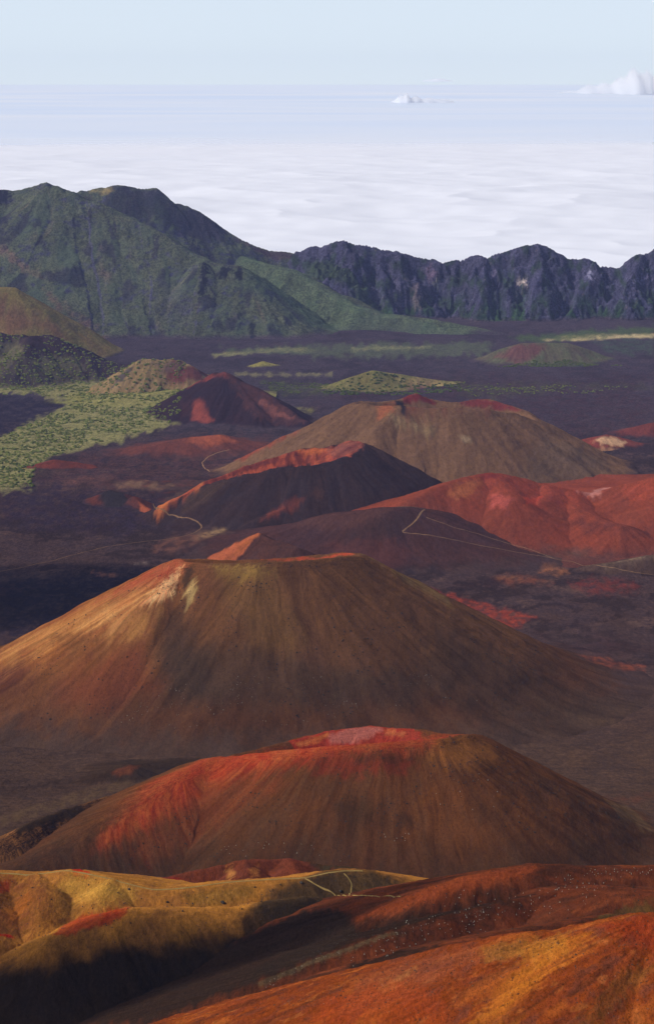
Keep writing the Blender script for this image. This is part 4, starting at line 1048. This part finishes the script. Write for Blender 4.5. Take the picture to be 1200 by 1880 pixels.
# ------------------------------------------------------------------ sea, cloud sea, clouds
t = NT('cloud_layer')
pos = t.n('ShaderNodeNewGeometry').outputs['Position']
al = t.n('ShaderNodeAttribute', attribute_name='cover').outputs['Fac']
n1 = t.noise(t.scale(pos, (0.35, 1, 1)), 1 / 5200, 6, 0.6, 0.4)
fac = t.rng(t.math('ADD', al, t.math('MULTIPLY', t.math('SUBTRACT', n1, 0.5), 2.0)), 0.0, 1.0, 0, 1)
d = t.n('ShaderNodeBsdfDiffuse'); d.inputs['Color'].default_value = (0.90, 0.91, 0.955, 1)
tr = t.n('ShaderNodeBsdfTransparent')
mx = t.n('ShaderNodeMixShader'); t.l(fac, mx.inputs[0]); t.l(tr.outputs[0], mx.inputs[1]); t.l(d.outputs[0], mx.inputs[2])
t.l(mx.outputs[0], t.out.inputs['Surface'])
M_LAYER = t.m
t = NT('low_cloud_layer')
pos = t.n('ShaderNodeNewGeometry').outputs['Position']
n1 = t.noise(t.scale(pos, (0.6, 0.8, 1)), 1 / 34000, 6, 0.62, 0.8)
d = t.n('ShaderNodeBsdfDiffuse'); t.l(t.mix(t.rng(n1, 0.42, 0.66, 0, 1), (0.73, 0.82, 0.95), (0.86, 0.89, 0.94)), d.inputs['Color'])  # bluish tone of far haze is put into this cloud colour
t.l(d.outputs[0], t.out.inputs['Surface'])
M_LOW = t.m


def layer(y0, y1, rows, zfn, mat, name, label, coverfn=None):
    yy = np.geomspace(y0, y1, rows); sx_ = np.concatenate([np.linspace(-1.4, -0.22, 70), np.linspace(-0.215, 0.215, 400), np.linspace(0.22, 1.4, 70)])
    Y_, S_ = np.meshgrid(yy, sx_, indexing='ij'); X_ = S_ * Y_
    ix = np.arange(X_.size).reshape(X_.shape)
    o = link_mesh(name, np.stack([X_, Y_, zfn(X_, Y_)], -1).reshape(-1, 3), np.stack([ix[:-1, :-1], ix[:-1, 1:], ix[1:, 1:], ix[1:, :-1]], -1).reshape(-1, 4), mat)
    if coverfn:
        a = o.data.attributes.new('cover', 'FLOAT', 'POINT'); a.data.foreach_set('value', coverfn(X_, Y_).astype(np.float32).ravel())
    tag(o, label, kind='structure')


layer(11300, 60000, 420, lambda X, Y: -985 + (48 * (1 - 2 * np.abs(fbm(X / 2100, Y / 2300, 4, 201, 0.45))) + 70 * fbm(X / 7000, Y / 6000, 3, 211)) * (1 - 0.7 * smooth(20000, 36000, Y)), M_LAYER,
      'cloud_sea', 'wide white cloud sea beyond the crater rim', lambda X, Y: 1.6 - 2.4 * smooth(28000, 45000, Y + 9000 * fbm(X / 14000, Y / 8000, 4, 221)))
layer(12000, 1.2e7, 200, lambda X, Y: -1330 + 60 * fbm(X / 16000, Y / 16000, 3, 231) * smooth(400000, 100000, Y), M_LOW, 'cloud_layer', 'pale blue lower cloud layer reaching the horizon')


def ico(sub):
    import bmesh
    bm = bmesh.new(); bmesh.ops.create_icosphere(bm, subdivisions=sub, radius=1)
    v = np.array([x.co[:] for x in bm.verts]); f_ = np.array([[x.index for x in fc.verts] for fc in bm.faces]); bm.free()
    return v, f_


ICO1, ICO2, ICO3, ICO4 = ico(1), ico(2), ico(3), ico(5)
def cumulus(u0, u1, vbase, prof, D, label, tau=3.2, seed=1):
    """one closed billowing body of vapour; prof(w) gives the height of the top in picture points along its width"""
    px = D / F; W_ = (u1 - u0) * px; n, m = 150, 60
    w = np.linspace(0, 1, n); q = np.linspace(-1, 1, m)
    Wg, Q = np.meshgrid(w, q)
    hp = np.array([prof(a) for a in w])[None, :] * px
    dep = np.sqrt(np.clip(1 - Q ** 2, 0, 1))
    sx_, sy_ = Wg * W_ / px / 6.5, Q * 4.5
    bil = 1 - np.abs(perlin(sx_ + seed * 7.3, sy_, 3)) * 0.9; bil2 = 1 - np.abs(perlin(sx_ * 2.3 + seed, sy_ * 2.3, 4)); bil3 = 1 - np.abs(perlin(sx_ * 5.1, sy_ * 5.1 + seed, 5))
    top = hp * dep * (0.0 + 0.55 * bil + 0.40 * bil2 + 0.24 * bil3) * np.sqrt(np.clip(np.sin(np.pi * Wg) * 6, 0, 1))
    bot = -0.10 * hp * dep * np.clip(np.sin(np.pi * Wg) * 4, 0, 1)
    depth = (6 + 0.9 * hp / px) * px
    c = P(u0, vbase, D)
    X, Y = c[0] + Wg * W_, c[1] + Q * depth
    V = np.concatenate([np.stack([X, Y, c[2] + top], -1).reshape(-1, 3), np.stack([X, Y, c[2] + bot - 0.5], -1).reshape(-1, 3)])
    ix = np.arange(n * m).reshape(m, n)
    qd = np.stack([ix[:-1, :-1], ix[:-1, 1:], ix[1:, 1:], ix[1:, :-1]], -1).reshape(-1, 4)
    rim = np.concatenate([ix[0, :], ix[1:, -1], ix[-1, -2::-1], ix[-2:0:-1, 0]]); rn = np.roll(rim, -1)
    side = np.stack([rim + n * m, rn + n * m, rn, rim], -1)
    t = NT('cumulus_vapour')
    pv = t.n('ShaderNodeVolumePrincipled'); pv.inputs['Color'].default_value = (0.995, 0.995, 1.0, 1)
    pv.inputs['Density'].default_value = tau / (hp.max() * 1.0); pv.inputs['Anisotropy'].default_value = 0.0
    t.l(pv.outputs[0], t.out.inputs['Volume'])
    o = link_mesh('cloud', V, np.concatenate([qd, qd[:, ::-1] + n * m, side]), t.m)
    tag(o, label, 'cloud')
    return o


def bump_(w, c, s_):
    return math.exp(-((w - c) / s_) ** 2)


cumulus(1022, 1300, 171, lambda w: 4 + 13 * bump_(w, 0.20, 0.05) + 16 * bump_(w, 0.30, 0.05) + 25 * bump_(w, 0.40, 0.05) + 40 * bump_(w, 0.49, 0.05) + 34 * bump_(w, 0.58, 0.05) + 28 * bump_(w, 0.70, 0.08) + 20 * bump_(w, 0.86, 0.08), 290000, 'tall white cumulus cloud on the horizon at the right edge')
cumulus(716, 832, 188, lambda w: 3 + 9 * bump_(w, 0.14, 0.05) + 14 * bump_(w, 0.25, 0.06) + 9 * bump_(w, 0.40, 0.07) + 6 * bump_(w, 0.60, 0.1) + 4 * bump_(w, 0.82, 0.1), 150000, 'small flat white cloud alone near the horizon', 3.2, 2)
cumulus(775, 830, 149.5, lambda w: 2 + 4 * bump_(w, 0.5, 0.3), 240000, 'thin faint white cloud lying right on the horizon line', 1.0, 3)

# cloud overhead, out of the picture, that shades parts of the crater
t = NT('cloud_vapour')
pv = t.n('ShaderNodeVolumePrincipled'); pv.inputs['Density'].default_value = 0.008; pv.inputs['Color'].default_value = (0.95, 0.95, 0.95, 1)
pv.inputs['Anisotropy'].default_value = 0.3
t.l(pv.outputs[0], t.out.inputs['Volume'])
M_VAP = t.m


def shade_cloud(u, v, D, rx, ry, rz, label, up=1300, rot=0.0):
    g = P(u, v, D)
    c = g + SUN_DIR * (up / SUN_DIR[2])
    p = ICO4[0].copy()
    p = p * (1 + 0.30 * fbm(p[:, 0] * 1.7 + u, p[:, 1] * 1.7 + p[:, 2], 4, 9))[:, None] * np.array([rx, ry, rz])
    cs, sn = math.cos(rot), math.sin(rot)
    p = np.stack([p[:, 0] * cs - p[:, 1] * sn, p[:, 0] * sn + p[:, 1] * cs, p[:, 2]], -1)
    o = link_mesh('cloud', p + c, ICO4[1], M_VAP)
    tag(o, label, 'cloud')


shade_cloud(60, 1095, 3800, 290, 380, 100, 'soft round cloud hanging above the left of the crater')
shade_cloud(380, 1800, 1220, 260, 50, 55, 'long thin cloud hanging above the near valley', up=1000, rot=0.2)

# ------------------------------------------------------------------ trails, laid on the ground
M_PATH = plain_mat('trail_dust', A(150, 124, 84), 0.2)
M_PATH_FAR = plain_mat('far_trail_dust', A(128, 98, 82), 0.1)


def trail(pts, width, mat, label, lift=0.35, name='path'):
    G = np.array([scene_hit(u, v) for u, v in pts])
    L = np.r_[0, np.cumsum(np.hypot(*np.diff(G, axis=0).T))]
    n = max(8, int(L[-1] / (width * 2)))
    q = np.linspace(0, L[-1], n)
    x, y = np.interp(q, L, G[:, 0]), np.interp(q, L, G[:, 1])
    for _ in range(3):
        x[1:-1] = (x[:-2] + 2 * x[1:-1] + x[2:]) / 4; y[1:-1] = (y[:-2] + 2 * y[1:-1] + y[2:]) / 4
    x = x + width * 0.7 * fbm(q / (width * 14), q * 0 + pts[0][0], 3, 3)
    tx, ty = np.gradient(x), np.gradient(y); nn = np.hypot(tx, ty) + 1e-6
    nx, ny = -ty / nn, tx / nn
    w = width * (0.5 + 0.22 * fbm(q / (width * 5), q * 0 + 3.3, 2, 7))
    ring = []
    for k in (-1, -0.33, 0.33, 1):
        px_, py_ = x + nx * w * k, y + ny * w * k
        ring.append(np.stack([px_, py_, all_z(px_, py_) + lift * (1 if abs(k) < 1 else 0.5)], -1))
    V = np.concatenate(ring); i = np.arange(n - 1)
    Fq = np.concatenate([np.stack([a * n + i, a * n + i + 1, (a + 1) * n + i + 1, (a + 1) * n + i], -1) for a in range(3)])
    tag(link_mesh(name, V, Fq, mat), label, kind='structure')


trail([(-20, 1601), (30, 1604), (60, 1605), (100, 1601), (130, 1599), (165, 1605), (200, 1613), (240, 1624), (280, 1634), (310, 1633), (350, 1629), (400, 1622), (450, 1617), (510, 1614), (560, 1612), (600, 1603), (640, 1598), (665, 1599)], 1.5, M_PATH, 'pale footpath running along the crest of the yellow ridge', 0.12)
trail([(560, 1613), (575, 1622), (592, 1632), (615, 1640), (640, 1644), (680, 1645), (735, 1646)], 1.2, M_PATH, 'pale footpath curving down the right end of the yellow ridge', 0.12)
trail([(640, 1644), (644, 1634), (646, 1624), (641, 1614), (632, 1604)], 0.9, M_PATH, 'short pale footpath linking the two paths on the ridge end', 0.12)
trail([(702, 931), (740, 931), (779, 935)], 2.6, M_PATH_FAR, 'pale track crossing the top of the brown hill', 0.5)
trail([(779, 936), (768, 950), (755, 963), (738, 976)], 3.4, M_PATH_FAR, 'pale track dropping down the brown hill', 0.5)
trail([(738, 977), (780, 982), (820, 989), (860, 997), (900, 1005), (950, 1014), (1000, 1022), (1050, 1031), (1100, 1040), (1150, 1048), (1210, 1057)], 2.4, M_PATH_FAR, 'long pale track below the red hills', 0.5)
trail([(782, 950), (830, 968), (880, 981), (940, 1000), (985, 1013), (1016, 1026)], 1.6, M_PATH_FAR, 'faint track across the red slope', 0.5)
trail([(-10, 1051), (50, 1040), (100, 1029), (150, 1015), (200, 1003), (250, 996), (300, 991), (335, 985), (360, 977), (372, 966), (362, 957), (335, 951), (310, 945), (290, 935), (282, 925)], 3.2, M_PATH_FAR, 'long pale track winding across the dark lava at left', 0.5)
trail([(386, 866), (374, 858), (371, 850), (380, 840), (396, 832), (420, 826)], 3.4, M_PATH_FAR, 'short pale track curving behind the dark cone', 0.6)

# ------------------------------------------------------------------ plants and stones
def leaf_green(name, a, b):
    t = NT(name)
    oi = t.n('ShaderNodeObjectInfo').outputs['Random']; pos = t.n('ShaderNodeNewGeometry').outputs['Position']
    n = t.noise(pos, 0.35, 3)
    c = t.mix(t.rng(t.math('ADD', t.math('MULTIPLY', oi, 0.5), n), 0.4, 1.1, 0, 1), a, b)
    d = t.n('ShaderNodeBsdfDiffuse'); t.l(c, d.inputs['Color']); t.l(d.outputs[0], t.out.inputs['Surface'])
    return t.m


M_SHRUB = leaf_green('shrub_leaves', (0.042, 0.062, 0.015), (0.180, 0.195, 0.046))


def shrub_shape(seed):
    r = np.random.default_rng(seed)
    p = ICO2[0].copy()
    p = p * (1 + 0.30 * r.normal(size=len(p)))[:, None].clip(0.5, 1.5)
    p[:, 2] = p[:, 2] * 0.7 + 0.3
    return p * np.array([1, r.uniform(0.8, 1.2), r.uniform(0.75, 1.05)])


SHAPES = [shrub_shape(i) for i in range(8)]


def scatter(form, poly, n, dens_wl, thr, rng):
    """ground points inside a patch, thinned by a clumping noise"""
    G = np.array([form.hit(u, v) if form else floor_hit(u, v) for u, v in poly])
    x = rng.uniform(G[:, 0].min(), G[:, 0].max(), n * 8); y = rng.uniform(G[:, 1].min(), G[:, 1].max(), n * 8)
    ins = np.zeros(x.shape, bool)
    for i in range(len(G)):
        (ax, ay), (bx, by) = G[i], G[(i + 1) % len(G)]
        if abs(by - ay) < 1e-9: continue
        ins ^= ((ay > y) != (by > y)) & (x < (bx - ax) * (y - ay) / (by - ay) + ax)
    ins &= fbm(x / dens_wl, y / dens_wl, 3, 77) > thr
    return x[ins][:n], y[ins][:n]


veg_poly = [(0, 803), (60, 774), (120, 748), (134, 733), (60, 718), (0, 718), (-30, 660), (60, 668), (200, 690), (340, 712), (346, 745), (330, 774), (250, 797), (200, 810), (140, 824), (80, 845), (60, 870), (62, 893), (0, 896), (-30, 896), (-30, 830)]
spots = []
x, y = scatter(None, veg_poly, 4200, 140, -0.22, RNG)
spots.append((x, y, 2.0 + 4.2 * RNG.random(len(x)) ** 2.0))
x, y = scatter(shrubby, [(592, 722), (605, 713), (650, 694), (685, 684), (740, 690), (840, 706), (850, 718), (760, 726), (640, 728)], 330, 90, -0.3, RNG)
sh2 = (x, y, RNG.uniform(2.5, 6, len(x)))
dark_hill = [q_ for q_ in FORMS if q_.name == 'dark_hill'][0]
x, y = scatter(dark_hill, [(-30, 650), (40, 655), (120, 676), (195, 694), (160, 735), (-30, 728)], 200, 90, 0.06, RNG)
sh3 = (x, y, 1.6 + 3.6 * RNG.random(len(x)) ** 2)
far_cone = [q_ for q_ in FORMS if q_.name == 'far_green_cone'][0]
x, y = scatter(far_cone, [(910, 684), (960, 664), (1040, 660), (1150, 684), (1000, 688)], 260, 90, -0.2, RNG)
sh4 = (x, y, RNG.uniform(2, 4.5, len(x)))
x, y = scatter(None, [(480, 702), (600, 703), (612, 722), (505, 722)], 160, 90, -0.1, RNG)
sh5 = (x, y, RNG.uniform(2, 4, len(x)))
x, y = scatter(None, [(830, 700), (960, 708), (1180, 706), (1100, 720), (860, 728)], 220, 120, 0.0, RNG)
sh6 = (x, y, RNG.uniform(2, 4, len(x)))


def stuff_shrubs(sx, sy, sr, label, name='shrubs'):
    z = all_z(sx, sy); V, Fc = [], []
    for i in range(len(sx)):
        V.append(SHAPES[i % 8] * sr[i] + np.array([sx[i], sy[i], z[i] - 0.2 * sr[i]])); Fc.append(ICO2[1] + i * len(ICO2[0]))
    if V: tag(link_mesh(name, np.concatenate(V), np.concatenate(Fc), M_SHRUB, False), label, kind='stuff')


x, y, r = spots[0]
order = np.argsort(y)
near_i, far_i = order[:300], order[300:]
protos = []
for i, sh in enumerate(SHAPES):
    me = bpy.data.meshes.new('shrub'); me.from_pydata(sh.tolist(), [], ICO2[1].tolist()); me.materials.append(M_SHRUB); protos.append(me)
z = all_z(x, y)
for k, i in enumerate(near_i):
    o = bpy.data.objects.new('shrub', protos[k % 8]); COL.objects.link(o)
    o.location = (x[i], y[i], z[i] - 0.2 * r[i]); o.scale = (r[i],) * 3; o.rotation_euler = (0, 0, k * 1.7)
    tag(o, 'round green shrub on the pale scrubby ground at the left edge', 'shrub', 'shrubs on the pale scrubby ground')
stuff_shrubs(x[far_i], y[far_i], r[far_i], 'green shrubs covering the pale scrubby ground at left')
stuff_shrubs(*sh2, 'dark green shrubs dotting the pale cone')
stuff_shrubs(*sh3, 'shrubs on the flank of the dark hill')
stuff_shrubs(*sh4, 'shrubs on the low broad cone below the cliffs')
stuff_shrubs(*sh5, 'shrubs on the green strip of the lava floor')
stuff_shrubs(*sh6, 'scattered shrubs on the far lava floor')

# silverswords: rosettes of narrow pale leaves
M_SILVER = plain_mat('silversword_leaves', (0.44, 0.43, 0.36), 2.0)


def silversword_shape(seed, stalk):
    r = np.random.default_rng(seed); V, Fc = [], []
    for i in range(22):
        a = i * 2.399; e = r.uniform(0.05, 1.3); L = r.uniform(0.8, 1.1)
        d = np.array([math.cos(a) * math.cos(e), math.sin(a) * math.cos(e), math.sin(e)]); w = np.array([-math.sin(a), math.cos(a), 0]) * 0.16
        b = len(V); V += [d * 0.1 - w, d * 0.1 + w, d * 0.6 + w * 0.8 + [0, 0, 0.05], d * 0.6 - w * 0.8 + [0, 0, 0.05], d * L]
        Fc += [(b, b + 1, b + 2), (b, b + 2, b + 3), (b + 3, b + 2, b + 4)]
    if stalk:
        for i in range(6):
            a = i * math.pi / 3; b = len(V); r0 = 0.3
            V += [(r0 * math.cos(a), r0 * math.sin(a), 0.5), (r0 * math.cos(a + 1.05), r0 * math.sin(a + 1.05), 0.5), (0, 0, 2.6)]; Fc.append((b, b + 1, b + 2))
    me = bpy.data.meshes.new('silversword'); me.from_pydata([tuple(map(float, v)) for v in V], [], Fc); me.materials.append(M_SILVER)
    return me


SILV = [silversword_shape(i, i in (2, 5)) for i in range(6)]


def plant_silver(form, zones, label, group, rmin, rmax, seed):
    r = np.random.default_rng(seed)
    for poly, n in zones:
        pu = np.array(poly, float); k = 0
        while k < n:
            u = r.uniform(pu[:, 0].min(), pu[:, 0].max()); v = r.uniform(pu[:, 1].min(), pu[:, 1].max())
            ins = False
            for i in range(len(pu)):
                (ax, ay), (bx, by) = pu[i], pu[(i + 1) % len(pu)]
                if (ay > v) != (by > v) and u < (bx - ax) * (v - ay) / (by - ay) + ax: ins = not ins
            if not ins: continue
            g = form.hit(u, v); zz = float(form.at(g[0], g[1]))
            o = bpy.data.objects.new('silversword', SILV[int(r.integers(6))]); COL.objects.link(o)
            sc_ = r.uniform(rmin, rmax) * (1.35 if r.random() < 0.15 else 1)
            o.location = (g[0], g[1], zz - 0.05); o.scale = (sc_,) * 3; o.rotation_euler = (0, 0, r.uniform(0, 6.28))
            tag(o, label, 'plant', group); k += 1


plant_silver(rsl, [([(1060, 1594), (1220, 1592), (1220, 1606), (1080, 1606)], 40), ([(1020, 1606), (1150, 1606), (1080, 1636), (1010, 1636)], 26),
                   ([(880, 1656), (1000, 1628), (1120, 1625), (1060, 1672), (940, 1690), (850, 1690)], 56), ([(740, 1690), (900, 1660), (900, 1710), (760, 1730), (690, 1740)], 56),
                   ([(620, 1760), (740, 1712), (780, 1730), (700, 1760), (640, 1780)], 22), ([(780, 1660), (860, 1630), (900, 1640), (800, 1676)], 8)],
             'pale silversword rosette on the red brown slope at right', 'silverswords on the red brown slope', 0.30, 0.52, 5)
plant_silver(nearcone, [([(760, 1400), (960, 1430), (960, 1500), (780, 1480)], 16), ([(360, 1560), (480, 1540), (640, 1560), (620, 1590), (380, 1585)], 24), ([(700, 1530), (760, 1530), (760, 1550), (700, 1550)], 10)],
             'tiny pale silversword on the flank of the red topped cone', 'silverswords on the red topped cone', 0.42, 0.7, 6)

# boulders
M_ROCK = plain_mat('dark_rock', (0.055, 0.045, 0.038), 1.5)


def rock_shape(seed):
    r = np.random.default_rng(seed); p = ICO2[0].copy()
    for _ in range(7):
        n = r.normal(size=3); n /= np.linalg.norm(n); d = r.uniform(0.55, 0.85)
        k = p @ n; p = p - np.where(k > d, k - d, 0)[:, None] * n
    p = p * np.array([r.uniform(0.9, 1.4), r.uniform(0.8, 1.2), r.uniform(0.6, 0.95)])
    me = bpy.data.meshes.new('boulder'); me.from_pydata(p.tolist(), [], ICO2[1].tolist()); me.materials.append(M_ROCK)
    return me


ROCKS = [rock_shape(i) for i in range(6)]


def boulder(form, u, v, size, label, group=None):
    g = form.hit(u, v); o = bpy.data.objects.new('boulder', ROCKS[int(u) % 6]); COL.objects.link(o)
    o.location = (g[0], g[1], float(form.at(g[0], g[1])) + 0.25 * size); o.scale = (size,) * 3; o.rotation_euler = (0.3, 0.2, u)
    tag(o, label, 'boulder', group)


boulder(yellow, 409, 1658, 1.5, 'largest dark boulder on the near side of the yellow ridge')
boulder(yellow, 308, 1657, 1.1, 'dark boulder in the hollow of the yellow ridge')
boulder(yellow, 237, 1633, 1.0, 'dark boulder on the bright yellow face below the footpath')
boulder(yellow, 552, 1621, 1.1, 'dark boulder just below the footpath near its fork')
boulder(yellow, 625, 1637, 1.3, 'dark boulder inside the loop of footpaths')
for u, v in ((468, 1629), (444, 1669), (500, 1634), (530, 1640), (585, 1655), (335, 1673), (163, 1625), (95, 1652), (60, 1630), (690, 1640), (700, 1655), (660, 1655), (610, 1618), (240, 1695), (260, 1650), (380, 1648), (455, 1660), (515, 1625), (650, 1610), (668, 1625), (40, 1645), (140, 1640), (480, 1655), (560, 1640)):
    boulder(yellow, u, v, 0.45 + (u % 7) * 0.05, 'small dark rock lying on the yellow ridge', 'small rocks on the yellow ridge')
for u, v in ((826, 1405), (912, 1372), (885, 1378), (1040, 1458), (790, 1420), (970, 1470), (1000, 1500)):
    boulder(nearcone, u, v, 0.9, 'small dark rock on the right flank of the red topped cone', 'rocks on the red topped cone')

# loose stones strewn over the nearer slopes
M_STONE_PALE = plain_mat('pale_stone', (0.17, 0.135, 0.105), 0.8, 0.5)
M_STONE_RUST = plain_mat('rust_stone', (0.12, 0.045, 0.022), 0.8, 0.5)


def stones(form, poly, n, wl, thr, rmin, rmax, mat, label):
    r = np.random.default_rng(n)
    x, y = scatter(form, poly, n, wl, thr, r)
    z = form.at(x, y); V, Fc = [], []
    for i in range(len(x)):
        p = ICO1[0] * (rmin + (rmax - rmin) * r.random() ** 3) * r.uniform(0.7, 1.3, 3) * (1 + 0.25 * r.normal(size=(len(ICO1[0]), 1))).clip(0.6, 1.4)
        V.append(p + np.array([x[i], y[i], z[i]])); Fc.append(ICO1[1] + i * len(ICO1[0]))
    tag(link_mesh('stones', np.concatenate(V), np.concatenate(Fc), mat, False), label, kind='stuff')


FRONT_POLY = [(300, 1879), (500, 1845), (640, 1800), (800, 1748), (1000, 1722), (1220, 1690), (1220, 1879), (760, 1879)]
stones(front, FRONT_POLY, 2600, 6, 0.02, 0.08, 0.42, M_STONE_RUST, 'rust coloured stones strewn over the orange slope')
stones(front, FRONT_POLY, 500, 9, 0.08, 0.06, 0.26, M_STONE_PALE, 'pale stones strewn over the orange slope')
stones(front, FRONT_POLY, 700, 5, 0.1, 0.08, 0.4, M_ROCK, 'dark stones strewn over the orange slope')
stones(yellow, [(-10, 1610), (130, 1604), (280, 1640), (450, 1622), (600, 1610), (740, 1650), (500, 1700), (200, 1760), (-10, 1760)], 700, 14, 0.05, 0.08, 0.5, M_ROCK, 'dark stones strewn over the yellow ridge')
stones(rsl, [(660, 1690), (900, 1604), (1200, 1595), (1200, 1680), (1000, 1700), (760, 1735), (520, 1790)], 900, 14, 0.05, 0.08, 0.5, M_ROCK, 'dark stones strewn over the red brown slope')
stones(rsl, [(470, 1808), (600, 1754), (720, 1714), (900, 1664), (900, 1672), (730, 1724), (600, 1768), (480, 1818)], 420, 10, -0.1, 0.06, 0.4, M_STONE_PALE, 'strip of pale rubble along the spur of the red brown slope')
stones(nearcone, [(300, 1480), (560, 1400), (860, 1356), (1000, 1430), (1160, 1510), (1100, 1560), (700, 1590), (220, 1600)], 1200, 40, 0.08, 0.2, 0.9, M_ROCK, 'dark stones strewn over the red topped cone')
stones(bigcone, [(60, 1180), (330, 1045), (660, 1030), (1000, 1200), (1000, 1320), (560, 1330), (60, 1330)], 1400, 70, 0.08, 0.3, 1.3, M_ROCK, 'dark stones strewn over the large brown cone')
stones(bigcone, [(200, 1290), (560, 1240), (800, 1240), (900, 1300), (560, 1335), (240, 1350)], 300, 40, 0.05, 0.25, 0.8, M_STONE_PALE, 'pale stones low on the large brown cone')

# ------------------------------------------------------------------ haze
t = NT('haze_air')
pv = t.n('ShaderNodeVolumePrincipled'); pv.inputs['Density'].default_value = 1.5e-5; pv.inputs['Color'].default_value = (0.46, 0.55, 1.0, 1)
t.l(pv.outputs[0], t.out.inputs['Volume'])
hz = np.array([(x, y, z) for z in (-1180, 140) for y in (-700, 11000) for x in (-17500, 17500)], float)
ho = link_mesh('haze', hz, np.array([(0, 2, 3, 1), (4, 5, 7, 6), (0, 1, 5, 4), (2, 6, 7, 3), (0, 4, 6, 2), (1, 3, 7, 5)]), t.m, False)
tag(ho, kind='stuff')
